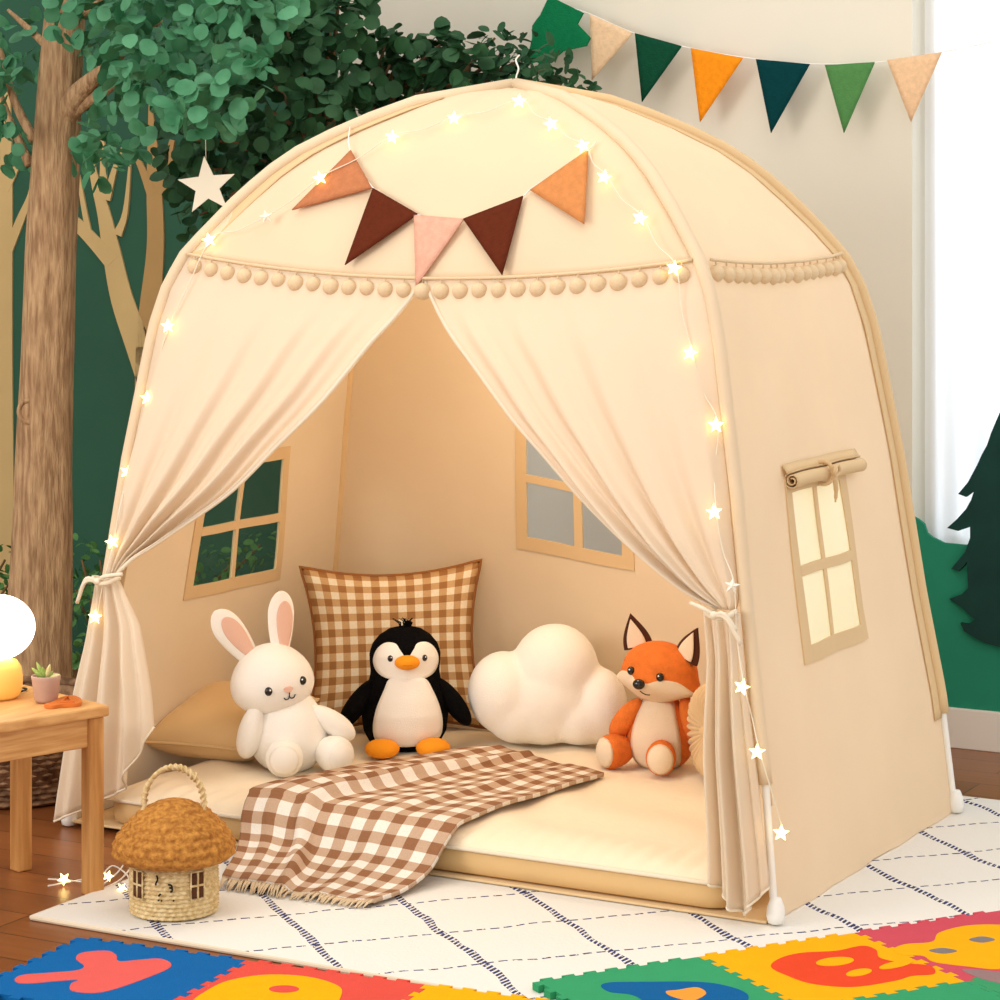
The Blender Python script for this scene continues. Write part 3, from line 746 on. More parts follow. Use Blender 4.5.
b.build('fringe', mat('throw_fringe', (214, 190, 156), .95), throw)

# ------------------------------------------------------------------ cushions
def cushion(b, w_, h_, t_, seamw=.0, nu=40, corner=.10, pinch=.5):
    """pillow standing in local XZ, thickness along Y"""
    def fn(sgn):
        def g(u, v):
            x, z = 2*u-1, 2*v-1
            k = (1-x**4)*(1-z**4); th = t_/2*max(0, k)**pinch
            cx = x*(1-corner*(1-z*z)*.5*abs(x)); cz = z*(1-corner*(1-x*x)*.5*abs(z))
            return Vector((cx*w_/2, sgn*th, cz*h_/2+h_/2))
        return g
    b.grid(nu, nu, fn(-1)); b.grid(nu, nu, fn(1), flip=True)
def weld(o):
    bm = bmesh.new(); bm.from_mesh(o.data); bmesh.ops.remove_doubles(bm, verts=bm.verts, dist=.0005); bmesh.ops.recalc_face_normals(bm, faces=bm.faces); bm.to_mesh(o.data); bm.free()
    for p in o.data.polygons: p.use_smooth = True
def cushion_edge(w_, h_, corner, r, par, m, local=True):
    b = MB(); pts = []
    for s_ in range(4):
        for i in range(20):
            t = -1+2*i/20; x, z = ((t, -1), (1, t), (-t, 1), (-1, -t))[s_]
            pts.append(((x*(1-corner*(1-z*z)*.5*abs(x)))*w_/2, 0, (z*(1-corner*(1-x*x)*.5*abs(z)))*h_/2+h_/2))
    b.tube(pts, r, 6, closed=True); b.build('piping', m, par, local=True)
gc = thing('gingham_cushion', 'large square brown gingham cushion standing behind the penguin', 'cushion', (-.418, .236, MT-.004), (math.radians(-11), math.radians(-1.5), .60))
b = MB(); cushion(b, .392, .358, .13, corner=.30); weld(b.build('cover', gingham('cushion_gingham', 10.5, 10.5, (240, 226, 200), (204, 166, 120), (164, 116, 72)), gc, local=True))
cushion_edge(.392, .358, .30, .0045, gc, mat('brown_piping', (150, 96, 52), .9))
pc = thing('tan_pillow', 'plain tan pillow lying by the left tent wall beside the rabbit', 'pillow', (-.604, -.225, MT+.030), (math.radians(-78), math.radians(0), .10))
tanp = mat('tan_pillow_cloth', (226, 192, 140), .8, bump=.25, bscale=14, sheen=.15)
b = MB(); cushion(b, .26, .28, .105, corner=.12, pinch=.55); weld(b.build('cover', tanp, pc, local=True)); cushion_edge(.26, .28, .12, .003, pc, tanp)
# pleated round cushion
rc = thing('pleated_round_cushion', 'beige pleated round cushion on edge beside the fox', 'cushion', (.378, .136, MT), (0, math.radians(4), math.radians(-46)))
b = MB(); n = 96
def pl_fn(u, v):
    th = 2*pi*u; ph = pi*v; r = math.sin(ph); y = -math.cos(ph)
    pr_ = .095*(abs(r)**.6); yy = .052*y*(1-.25*(1-abs(r))) if True else 0
    yy *= 1+.30*(abs(math.sin(th*15))-.5)*min(1, r*1.4)
    g = 1+.05*(abs(math.sin(th*15))-.5)*min(1, r*1.6)
    yy *= 1-.35*max(0, 1-r*2.2)
    return Vector((pr_*g*math.cos(th), yy*1.05, .097+pr_*g*math.sin(th)))
b.grid(208, 24, pl_fn, closed=True); b.build('cover', mat('beige_pleats', (214, 180, 134), .7, sheen=.3), rc, local=True)
b = MB()
for s_ in (-1, 1): b.ell((0, s_*.036, .097), (.011, .006, .011), n=14, k=8)
b.build('button', mat('beige_pleats', (218, 186, 142)), rc, local=True)
# cloud
cc = at_z(545, 746, MT); k = depth(cc)/F
cloud = thing('cloud_cushion', 'plump white cloud shaped cushion between the penguin and the fox', 'cushion', (cc.x-.005, cc.y+.0, MT+.001), (math.radians(-6), 0, YAW-.05))
b = MB()
for px, py, rx, rz in ((505, 696, 36, 41), (557, 673, 44, 46), (601, 708, 29, 38), (545, 712, 46, 36), (582, 720, 34, 28), (520, 716, 34, 31), (550, 700, 50, 44)):
    b.ell(((px-545)*k, 0, (748-py)*k+.0), (rx*k, .075 if rz > 40 else .066, rz*k), n=40, k=24)
o = b.build('cover', white_plush, cloud, local=True)
m_ = o.modifiers.new('remesh', 'REMESH'); m_.mode = 'VOXEL'; m_.voxel_size = .006; m_.use_smooth_shade = True
m_ = o.modifiers.new('smooth', 'SMOOTH'); m_.factor = .6; m_.iterations = 14

# ------------------------------------------------------------------ soft toys
def ear_mesh(b, h, w_, t_, tip=.6, base=.55):
    """upright ear in XZ from z 0 to h, rounded or pointed"""
    def fn(u, v):
        z = v*h; wd = w_/2*(base+(1-base)*math.sin(min(1, v/.62)*pi/2)) if v < .62 else w_/2*math.sqrt(max(0, 1-((v-.62)/.38)**2))**tip
        th = 2*pi*u; return Vector((wd*math.cos(th), t_/2*math.sin(th)*(.4+.6*math.sin(pi*min(1, v*.9+.1))), z))
    b.grid(28, 40, lambda u, v: fn(u, 1-(1-v)**1.7), closed=True)
def eye(par, c, r, m=black_m, name='eye', label=None):
    b = MB(); b.ell(c, r, n=16, k=10); return b.build(name, m, par, local=True)
def arc(par, pts, r, m, name='mouth'):
    b = MB(); b.tube(smooth_line(pts, 6), r, 5); return b.build(name, m, par, local=True)

# rabbit
bp = at_z(297, 766, MT)
bun = thing('toy_rabbit', 'white plush toy rabbit with pink ears sitting against the tan pillow', 'soft toy', (bp.x-.010, bp.y-.014, MT-.002), (0, 0, YAW+.16))
b = MB(); b.ell((0, 0, .078), (.077, .066, .088), pear=.22); b.build('torso', white_plush, bun, local=True)
hf = lambda p: Vector((-.034, 0, .176))+Euler((math.radians(4), math.radians(-8), math.radians(6))).to_matrix() @ Vector((p.x*.084*(1-.10*p.z), p.y*.072, p.z*.070*(1+.06*p.z)))
b = MB(); b.blob(hf, 40, 26); head = b.build('head', white_plush, bun, local=True)
def on_b(fn, x, z, up=1.0): return fn(Vector((x, -math.sqrt(max(0, 1-x*x-z*z)), z))*up)
for x, z in ((-.24, -.02), (.62, .05)):
    c = on_b(hf, x, z); b = MB(); b.ell(c, (.0078, .006, .0088), n=16, k=10); e = b.build('eye', black_m, head, local=True)
    b = MB(); b.ell(c+Vector((.003-.004*(x > 0), -.0052, .003)), (.0018, .0014, .0018), n=8, k=6); b.build('eye_glint', pole_m, head, local=True)
b = MB(); b.patch([(-.115, 0.02), (-.07, .075), (0, .085), (.07, .075), (.115, .02), (.06, -.06), (0, -.085), (-.06, -.06)], lambda p: hf(Vector((p.x+.22, p.y, p.z-.06))), up=1.03); b.build('nose', pink_plush, head, local=True)
arc(head, [on_b(hf, x, z, 1.012) for x, z in ((.10, -.30), (.14, -.36), (.20, -.35), (.225, -.27), (.24, -.16))], .0012, black_m)
arc(head, [on_b(hf, x, z, 1.012) for x, z in ((.225, -.27), (.26, -.35), (.33, -.35), (.37, -.27))], .0012, black_m)
for sx, dx, tilt, ln, wd in ((-1, -.078, -.66, .128, .060), (1, -.020, -.02, .124, .056)):
    M = Matrix.Translation((dx+.004, .008, .230 if sx > 0 else .218)) @ Euler((math.radians(4), tilt, .22 if sx < 0 else .3)).to_matrix().to_4x4()
    b = MB(); ear_mesh(b, ln, wd, .020, tip=1.0, base=.6); b.v = [M @ v for v in b.v]; e = b.build('ear', white_plush, bun, local=True)
    b = MB(); ear_mesh(b, ln*.80, wd*.62, .008, tip=1.0, base=.4); M2 = M @ Matrix.Translation((.0045, -.0085, .006)); b.v = [M2 @ v for v in b.v]; b.build('ear_lining', pink_plush, e, local=True)
b = MB(); b.ell((-.078, -.030, .082), (.025, .027, .056), (math.radians(6), .22, 0), pear=.15); b.build('arm', white_plush, bun, local=True)
b = MB(); b.ell((.085, -.020, .092), (.023, .024, .055), (0, -.93, .1), pear=.15); b.build('arm', white_plush, bun, local=True)
for c, rz in (((-.016, -.088, .038), -.1), ((.089, -.058, .035), .45)):
    M = Euler((0, 0, rz)).to_matrix(); c = Vector(c)
    lf = lambda p, M=M, c=c: c+M @ Vector((p.x*.037, p.y*(.056 if p.y > 0 else .032), p.z*.037))
    b = MB(); b.blob(lf, 28, 18); l_ = b.build('leg', white_plush, bun, local=True)
    b = MB(); b.patch([(.78*math.cos(t), .78*math.sin(t)) for t in [2*pi*i/12 for i in range(12)]], lf, up=1.02); b.build('foot_pad', mat('ivory_plush', (246, 238, 226), .95, bump=.3, bscale=450), l_, local=True)

# penguin
pp = at_z(405, 747, MT)
pen = thing('toy_penguin', 'black and white plush toy penguin with orange beak before the gingham cushion', 'soft toy', (pp.x, pp.y, MT-.002), (0, 0, YAW+.10), scale=.965)
PZ = [0, .012, .04, .08, .115, .145, .165, .185, .205, .225, .243, .256, .264]
PR = [.052, .074, .089, .094, .089, .078, .0735, .0755, .0765, .070, .055, .035, 0]
def pf(p):
    z = .264*(p.z+1)/2; cr_ = math.sqrt(max(1e-9, 1-min(1, p.z*p.z))); d = math.hypot(p.x, p.y); l = p.length
    r = interp(z, PZ, PR)*(1 if l <= 1.0001 else 1)
    k = r/max(1e-6, d) if d > 1e-6 else 0
    up = l
    return Vector((p.x*k*up, p.y*k*.86*up, z))
def pfn(p):
    l = p.length; q = p/l; v = pf(q); return Vector((v.x*(1+(l-1)), v.y*(1+(l-1)), v.z))
b = MB(); b.blob(pfn, 44, 44); body = b.build('body', black_plush, pen, local=True)
def pnorm(x, z):   # metres across, metres up -> unit sphere
    r = interp(z, PZ, PR); pz = z/.264*2-1; cr_ = math.sqrt(max(0, 1-pz*pz)); return (x/r*cr_, pz)
def ppatch(pts, m, name, up, k=8):
    b = MB(); P = smooth_poly(pts, 6); n = len(P); cx = sum(p[0] for p in P)/n; cz = sum(p[1] for p in P)/n; b0 = len(b.v)
    def on(x, z, up):
        r = interp(z, PZ, PR); x = max(-.985*r, min(.985*r, x)); return Vector((x*up, -.86*math.sqrt(max(0, r*r-x*x))*up, z))
    b.vert(on(cx, cz, up))
    for j in range(1, k+1):
        for x, z in P: b.vert(on(cx+(x-cx)*j/k, cz+(z-cz)*j/k, up))
    for x, z in P: b.vert(on(x, z, .96))
    for a in range(n):
        a2 = (a+1) % n; b.face(b0, b0+1+a2, b0+1+a)
        for j in range(k): b.face(b0+1+j*n+a, b0+1+j*n+a2, b0+1+(j+1)*n+a2, b0+1+(j+1)*n+a)
    return b.build(name, m, body, local=True)
ppatch([(-.034, .160), (0, .158), (.036, .160), (.054, .135), (.070, .095), (.076, .055), (.066, .026), (.03, .017), (-.03, .017), (-.062, .026), (-.070, .055), (-.064, .095), (-.048, .135)], white_plush, 'belly_patch', 1.025)
ppatch([(0, .196), (.0130, .199), (.0140, .216), (.022, .232), (.041, .234), (.057, .224), (.067, .206), (.068, .186), (.058, .168), (.036, .159), (0, .156), (-.036, .159), (-.058, .168), (-.068, .186), (-.067, .206), (-.057, .224), (-.041, .234), (-.022, .232), (-.0140, .216), (-.0130, .199)], white_plush, 'face_patch', 1.022)
def pon(x, z, up=1.0): r = interp(z, PZ, PR); return Vector((x*up, -.86*math.sqrt(max(0, r*r-x*x))*up, z))
for x in (-.034, .037):
    b = MB(); b.ell(pon(x, .203, 1.03), (.0058, .004, .0070), n=14, k=10); b.build('eye', black_m, body, local=True)
    b = MB(); b.ell(pon(x, .2055, 1.03)+Vector((.002, -.0035, 0)), (.0014, .0012, .0014), n=8, k=6); b.build('eye_glint', pole_m, body, local=True)
b = MB(); b.ell(pon(0, .196)+Vector((0, -.008, 0)), (.027, .021, .0155)); beak = b.build('beak', beak_m, body, local=True)
arc(beak, [pon(0, .196)+Vector((x, y, -.003)) for x, y in ((-.021, -.014), (-.011, -.0255), (0, -.0282), (.011, -.0255), (.021, -.014))], .0011, mat('beak_seam', (206, 118, 14), .9), 'beak_seam')
for s_ in (-1, 1):
    b = MB(); b.ell((s_*.102, -.012, .100), (.021, .034, .062), (0, -s_*.62, 0), pear=.1); b.build('wing', black_plush, pen, local=True)
    b = MB(); b.ell((s_*.054+.0, -.090, .0185), (.037, .036, .020), (0, 0, s_*.25)); ft = b.build('foot', beak_m, pen, local=True)
    for dx in (-.01, .011): arc(ft, [(s_*.052+dx, -.120, .012), (s_*.052+dx, -.116, .022), (s_*.052+dx*.9, -.104, .030)], .0011, mat('beak_seam', (206, 118, 14), .9), 'toe_seam')
b = MB()
for i in range(16):
    a = R.uniform(0, 6.28); q = Vector((.010*math.cos(a), .010*math.sin(a), .258)); b.tube([q, q+Vector((R.uniform(-.008, .006), R.uniform(-.006, .006), .011)), q+Vector((R.uniform(-.018, .012), R.uniform(-.008, .008), .020))], [.0022, .0016, .0005], 5)
b.build('head_tuft', black_plush, pen, local=True)

# fox
fo = at_z(648, 765, MT)
fox = thing('toy_fox', 'orange and cream plush toy fox sitting right of the cloud cushion', 'soft toy', (fo.x+.022, fo.y+.012, MT-.002), (0, 0, YAW-.30))
bf = lambda p: Vector((0, 0, .072))+Vector((p.x*.068*(1-.22*p.z), p.y*.056*(1-.2*p.z), p.z*.080))
b = MB(); b.blob(bf, 36, 24); tor = b.build('torso', orange_plush, fox, local=True)
b = MB(); b.patch([(-.44, .85), (.44, .85), (.66, .35), (.70, -.2), (.55, -.75), (.2, -.93), (-.2, -.93), (-.55, -.75), (-.70, -.2), (-.66, .35)], bf, up=1.03); b.build('belly_patch', cream_plush, tor, local=True)
HM = Euler((math.radians(2), math.radians(6), math.radians(-14))).to_matrix()
def ff(p):
    q = Vector((p.x*.079, p.y*.066, p.z*.060)); l = p.length
    ck = math.exp(-((p.z+.35)/.26)**2); q.x *= 1+.22*ck*abs(p.x)**2.0
    q.z -= .010*abs(p.x)**3*math.exp(-((p.z+.25)/.4)**2)
    mz = math.exp(-((p.x/.36)**2+((p.z+.28)/.30)**2))*(p.y < 0)
    q.y -= .020*mz
    return Vector((0, -.004, .190))+HM @ q
b = MB(); b.blob(ff, 56, 36); hd = b.build('head', orange_plush, fox, local=True)
b = MB(); b.patch([(0, -.10), (.16, -.12), (.34, -.02), (.60, .04), (.84, -.03), (.94, -.28), (.82, -.52), (.55, -.75), (.25, -.88), (0, -.92), (-.25, -.88), (-.55, -.75), (-.82, -.52), (-.94, -.28), (-.84, -.03), (-.60, .04), (-.34, -.02), (-.16, -.12)], ff, up=1.022, center=(0, -.42), k=10); b.build('muzzle_patch', cream_plush, hd, local=True)
c = on_b(ff, 0, -.16, 1.0); b = MB(); b.ell(c+HM @ Vector((0, -.006, .001)), (.0125, .010, .0105), n=18, k=12); b.build('nose', black_m, hd, local=True)
for x in (-.40, .40):
    c = on_b(ff, x, .12, 1.03); b = MB(); b.ell(c, (.0080, .006, .0088), n=16, k=10); b.build('eye', black_m, hd, local=True)
    b = MB(); b.ell(c+Vector((-.002, -.0056, .003)), (.0018, .0014, .0018), n=8, k=6); b.build('eye_glint', pole_m, hd, local=True)
arc(hd, [on_b(ff, x, z, 1.035) for x, z in ((0, -.38), (.03, -.47), (.10, -.52), (.18, -.51))], .0012, black_m)
dk = mat('dark_brown_felt', (74, 36, 20), .95, bump=.3)
for s_ in (-1, 1):
    M = Matrix.Translation(Vector((0, -.004, .190))+HM @ Vector((s_*.054, .004, .038))) @ (HM @ Euler((0, s_*.33, s_*-.25)).to_matrix()).to_4x4()
    def tri(b, w_, h_, t_, y0=0, z0=0):
        def fn(u, v):
            wd = w_/2*(1-v)**.8*(1+.25*math.sin(pi*v)); th = 2*pi*u
            return M @ Vector((wd*math.cos(th), y0+t_/2*math.sin(th)*(1-v*.7), z0+v*h_))
        b.grid(20, 14, fn, closed=True)
    b = MB(); tri(b, .062, .070, .020); e = b.build('ear', dk, hd, local=True)
    b = MB(); tri(b, .052, .048, .023, .002); b.build('ear_base', orange_plush, e, local=True)
    b = MB(); tri(b, .040, .056, .010, -.0085, .004); b.build('ear_lining', cream_plush, e, local=True)
b = MB(); b.ell((-.066, -.020, .095), (.022, .024, .050), (0, .62, 0), pear=.12); b.build('arm', orange_plush, fox, local=True)
b = MB(); b.ell((.066, -.014, .098), (.021, .024, .052), (0, -.30, 0), pear=.12); b.build('arm', orange_plush, fox, local=True)
for c, rz, ln in (((-.090, -.056, .034), -.62, .06), ((.022, -.088, .035), .15, .06)):
    M = Euler((0, 0, rz)).to_matrix(); c = Vector(c)
    lf = lambda p, M=M, c=c, ln=ln: c+M @ Vector((p.x*.030, p.y*(ln if p.y > 0 else .026), p.z*.0345))
    b = MB(); b.blob(lf, 28, 18); l_ = b.build('leg', orange_plush, fox, local=True)
    b = MB(); b.patch([(.86*math.cos(t), .86*math.sin(t)) for t in [2*pi*i/12 for i in range(12)]], lf, up=1.02); b.build('foot_pad', cream_plush, l_, local=True)

# ------------------------------------------------------------------ mushroom basket
mb = at_z(174, 911, RUGT)
mush = thing('mushroom_basket', 'small woven mushroom house basket with brown cap on the rug corner', 'basket', (mb.x, mb.y, RUGT), (0, 0, YAW))
straw = mat('pale_straw', (228, 206, 160), .8, col2=(196, 164, 108), nscale=120, bump=.4, bscale=300)
rattan = mat('brown_raffia', (200, 140, 62), .85, col2=(158, 100, 38), nscale=110, bump=.6, bscale=320)
rows = 15; prof = [(.004, .002), (.070, .002)]
for j in range(rows*4+1):
    z = .003+.108*j/(rows*4); r = .0755-.004*abs(j/(rows*4)-.35); prof.append((r+.0017*math.sin(j/4*2*pi), z))
prof += [(.004, .1115)]
b = MB(); b.lathe(prof, 144, rmod=lambda r, th, j: r+(.0014*math.sin(th*36+pi*((j-2)//4 % 2)) if r > .06 else 0)); base = b.build('body', straw, mush, local=True)
CT = [0, .08, .16, .28, .45, .62, .78, .9, 1]; CR = [.088, .100, .1055, .101, .084, .062, .038, .018, .001]; CZ = [.091, .095, .107, .126, .149, .170, .184, .191, .194]
rows = 10; prof = [(.004, .087)]
for j in range(rows*4+1):
    t = j/(rows*4); a = t*pi/2
    r = interp(t, CT, CR); z = interp(t, CT, CZ)
    prof.append((max(.001, r+.0024*math.sin(j/4*2*pi)*min(1, r/.03)), z))
prof = [(r, z) for r, z in prof]
b = MB(); b.lathe(prof, 144, rmod=lambda r, th, j: r*(1+.012*math.sin(th*24+pi*((j-1)//4 % 2)))); b.build('cap', rattan, mush, local=True)
b = MB(); hp = [(-.052, .0, .160)]+[(.051*math.cos(a), 0, .185+.062*math.sin(a)) for a in [pi-pi*i/16 for i in range(17)]]+[(.052, 0, .160)]
hp = smooth_line(hp, 4); b.tube(hp, .0042, 8)
for s_ in (0, pi): 
    b.tube([Vector(p)+Vector((0, .0048*math.cos(i*.9+s_), .0)) + Vector((.0048*math.sin(i*.9+s_)*(1 if abs(p[0]) > .03 else .4), 0, .0048*math.sin(i*.9+s_)*(1 if abs(p[0]) < .035 else .3))) for i, p in enumerate(hp)], .0021, 5)
b.build('handle', straw, mush, local=True)
darkhole = mat('dark_opening', (84, 48, 24), .9)
for a0 in (-.78, .66):
    b = MB(); R0 = .0775
    def wpt(a, z, r): return Vector((r*math.sin(a0+a), -r*math.cos(a0+a), z))
    for sx in (-1, 1):
        for sz in (-1, 1):
            b.grid(2, 2, lambda u, v: wpt(sx*.088+(u-.5)*.125, .060+sz*.0115+(v-.5)*.019, R0+.0005))
    o = b.build('window_opening', darkhole, mush, local=True, solid=.002)
    b = MB()
    for a, z0, z1 in ((0, .038, .082),): b.tube([wpt(a, z, R0+.001) for z in (z0, .060, z1)], .0022, 6)
    b.tube([wpt(a, .060, R0+.001) for a in (-.16, -.08, 0, .08, .16)], .0022, 6)
    fr = [wpt(-.165, .0365, R0+.001), wpt(0, .0365, R0+.001), wpt(.165, .0365, R0+.001), wpt(.165, .060, R0+.001), wpt(.165, .0835, R0+.001), wpt(0, .0835, R0+.001), wpt(-.165, .0835, R0+.001), wpt(-.165, .060, R0+.001)]
    b.tube(fr, .0016, 6, closed=True); b.build('window_bars', straw, o, local=True)
b = MB()
def mpt(a, z): return Vector((.0790*math.sin(a*1.35-.03), -.0790*math.cos(a*1.35-.03), z-.006))
for st in ([(-.17, .087), (-.15, .083), (-.155, .078), (-.18, .073), (-.175, .070)], [(.02, .072), (.07, .071), (.085, .066), (.04, .067)], [(.085, .066), (.08, .060), (.05, .060)], [(-.13, .052), (-.10, .056)], [(-.14, .046), (-.125, .044)], [(-.09, .045), (-.075, .0445)], [(.10, .0455), (.115, .044)]):
    b.tube(smooth_line([mpt(a, z) for a, z in st], 4), .0017, 5)
b.build('stitched_face', mat('dark_thread', (30, 22, 16), .9), mush, local=True)

# ------------------------------------------------------------------ side table, lamp, pot
TZ = .335
tc_ = Vector((-.371, -.818, 0)); e1 = Vector((-.959, .283, 0)); e2 = Vector((-.283, -.959, 0)); e2 = Vector((-.303, -.953, 0)); e1 = Vector((-.953, .303, 0))
L1, L2 = .272, .46
def tp(a, b_, z): return tc_+e1*a+e2*b_+Vector((0, 0, z))
rt = math.atan2(e1.y, e1.x)
table = thing('side_table', 'small pine side table at the left edge beside the tent', 'side table', tp(L1/2, L2/2, 0))
b = MB(); b.box(tp(L1/2, L2/2, TZ-.010), (L1, L2, .020), rt); b.build('tabletop', pine_h, table, smooth=False, bevel=.004)
for a in (.021, L1-.021):
    for c in (.022, L2-.022):
        b = MB(); b.box(tp(a, c, (TZ-.02)/2), (.030, .030, TZ-.02), rt); b.build('leg', pine, table, smooth=False, bevel=.003)
for a, c, d in ((L1/2, .022, (L1-.072, .016, .052)), (L1/2, L2-.022, (L1-.072, .016, .052)), (.021, L2/2, (.016, L2-.074, .052)), (L1-.021, L2/2, (.016, L2-.074, .052))):
    b = MB(); b.box(tp(a, c, TZ-.02-.026), d, rt); b.build('apron', pine_a, table, smooth=False, bevel=.002)
lp = at_z(-3, 698, TZ)
lamp = thing('globe_lamp', 'glowing white globe lamp with yellow rounded base on the side table', 'table lamp', lp)
b = MB(); b.lathe([(.002, .001), (.034, .001), (.041, .006), (.0455, .02), (.046, .038), (.0435, .055), (.036, .067), (.024, .071), (.002, .071)], 40, lp); b.build('base', mat('yellow_glaze', (250, 198, 100), .35, emit=.12), lamp)
b = MB(); b.ell(lp+Vector((0, 0, .071+.056)), (.068, .068, .0585), n=40, k=26); b.build('globe', mat('opal_globe', (1.0, .93, .80), .4, emit=3.2), lamp)
b = MB(); b.tube(smooth_line([lp+Vector((.02, .04, .006)), lp+Vector((-.0, .08, .004)), tp(L1-.01, .06, TZ+.004), tp(L1+.006, .06, TZ-.01), tp(L1+.01, .06, .1), tp(L1+.012, .07, .004)], 6), .0018, 6); b.build('cord', mat('black_cord', (30, 28, 26), .5), lamp)
po = at_z(46, 702, TZ)
pot = thing('succulent_pot', 'tiny succulent in a grey-pink clay pot on the side table', 'potted plant', po)
clay = mat('grey_pink_clay', (186, 152, 134), .7, noise=.06)
b = MB(); b.lathe([(.002, .001), (.0185, .001), (.021, .006), (.0252, .040), (.0262, .046), (.0250, .048), (.0228, .046), (.0215, .040), (.002, .040)], 36, po); b.build('pot', clay, pot)
b = MB(); b.lathe([(.001, .038), (.0214, .038), (.0214, .0405), (.001, .043)], 24, po); b.build('soil', mat('soil', (70, 46, 30), 1), pot)
suc = mat('succulent_green', (126, 150, 62), .6, col2=(160, 176, 96), nscale=80); suc2 = mat('succulent_pale', (214, 200, 140), .6)
for i, (dx, dz, ln, mm) in enumerate(((-.45, .9, .034, suc), (-.75, .7, .030, suc), (-.2, 1, .024, suc), (.25, 1, .032, suc2), (.75, .35, .026, suc2), (-.05, .9, .018, suc), (.4, .6, .02, suc), (-.5, .5, .022, suc))):
    d = (_r*dx+Vector((0, 0, dz))-_f*R.uniform(-.3, .4)).normalized(); q = po+Vector((0, 0, .040))+_r*dx*.006
    b = MB(); b.tube([q, q+d*ln*.4+Vector((0, 0, .001)), q+d*ln*.8, q+d*ln], [.003, .0048, .003, .0006], 8); b.build('leaf', mm, pot)
ow = at_z(64, 704, TZ)
b = MB(); om = mat('orange_wood', (206, 112, 44), .5)
P = smooth_poly([(44, 707.5), (52, 705), (62, 700), (72, 698.5), (80, 701), (81.5, 705), (76, 707), (62, 707.5), (52, 709)], 5)
b.prism([at_z(px, py, TZ+.0005) for px, py in P], (0, 0, .006))
b.tube([at_z(px, py, TZ+.008) for px, py in ((61, 702), (68, 697), (73, 702))], .0028, 6, closed=True)
tag(b.build('wooden_clip', om, loc=(ow.x, ow.y, TZ), smooth=False, bevel=.001), 'little orange wooden clip lying in front of the clay pot', 'clip')

# dark wicker basket behind the table
wc = Vector((-1.03, -.285, 0))
wick = thing('wicker_basket', 'dark wicker floor basket behind the side table by the trunk', 'basket', wc)
prof = [(.002, .002), (.15, .002)]; rows = 16
for j in range(rows*4+1):
    t = j/(rows*4); prof.append((lerp(.155, .19, t**.8)+.004*math.sin(j/4*2*pi), .006+.19*t))
prof += [(.18, .198), (.17, .05), (.002, .04)]
b = MB(); b.lathe(prof, 120, wc, rmod=lambda r, th, j: r+(.004*math.sin(th*30+pi*((j-2)//4 % 2)) if j > 1 and j < len(prof)-3 else 0))
b.build('body', mat('brown_wicker', (158, 122, 90), .8, col2=(92, 62, 40), nscale=40, bump=.5), wick)
b = MB(); b.tube([wc+Vector((.186*math.cos(t), .186*math.sin(t), .2)) for t in [2*pi*i/48 for i in range(48)]], .009, 8, closed=True); b.build('rim', mat('brown_wicker', (120, 84, 56)), wick)

# ------------------------------------------------------------------ trees
bark = mat('bark', (194, 160, 120), .9, col2=(148, 114, 82), nscale=14, stretch=(7, 7, 1.1), bump=1.0, bscale=34)
twig_m = mat('twig_bark', (120, 92, 60), .9, bump=.4, bscale=60)
leaf_a = mat('eucalyptus_leaf', (58, 124, 84), .55, col2=(92, 156, 116), nscale=14, trans=.15)
leaf_b = mat('shaded_leaf', (34, 76, 44), .6, col2=(54, 100, 62), nscale=14, trans=.1)  # shade on the back foliage is painted in as a darker green
leaf_c = mat('shaded_shrub_leaf', (30, 74, 44), .6, col2=(46, 92, 58), nscale=14, trans=.1)  # shade behind the tent peak is painted into this green too
leaf_d = mat('bush_leaf', (60, 112, 56), .6, col2=(96, 146, 80), nscale=20, trans=.15)
def leaf(b, c, d, n, r, asp=1.0):
    """rounded folded leaf at c along d, facing n"""
    d = d.normalized(); s_ = d.cross(n).normalized(); n = s_.cross(d).normalized(); fold = R.uniform(.05, .35)
    mid = [b.vert(c+d*r*t+n*r*.12*math.sin(t*1.5)) for t in (0, .5, 1.05, 1.6, 2.0)]
    for sg in (-1, 1):
        e = [b.vert(c+d*r*t+s_*sg*r*wd*asp+n*r*wd*fold) for t, wd in ((.22, .52), (.72, .90), (1.28, .90), (1.76, .54))]
        b.face(mid[0], e[0], mid[1]) if sg > 0 else b.face(mid[0], mid[1], e[0])
        q = ((mid[1], e[0], e[1]), (mid[1], e[1], mid[2]), (mid[2], e[1], e[2]), (mid[2], e[2], mid[3]), (mid[3], e[2], e[3]), (mid[3], e[3], mid[4]))
        for t in q: b.face(*(t if sg > 0 else t[::-1]))
KEEP = None
def cluster(b, c, rad, n, r, asp=1.0, flat=1.0):
    for _ in range(n):
        v = Vector((R.gauss(0, 1), R.gauss(0, 1)*flat, R.gauss(0, 1))).normalized()*rad*R.uniform(.25, 1)**.5
        p = c+v
        if KEEP and not KEEP(p): continue
        d = (v.normalized()*.6+Vector((R.gauss(0, .6), R.gauss(0, .6), R.gauss(-.3, .5))))
        nn = (v.normalized()+Vector((R.gauss(0, .5), R.gauss(-.5, .5), R.gauss(.5, .5))))
        if d.cross(nn).length < .05: continue
        leaf(b, p, d, nn, r*R.uniform(.75, 1.2), asp)
def clusters(spec, y, jit, n, r, asp=1.0, dens=1.0):
    b = MB(); cs_ = []
    for px, py, pr_ in spec:
        P = at_y(px, py, y+R.uniform(-jit, jit)); k = depth(P)/F; cs_.append(P); cluster(b, P, pr_*k, int(n*(pr_/45)**2*dens), r, asp)
    return b, cs_
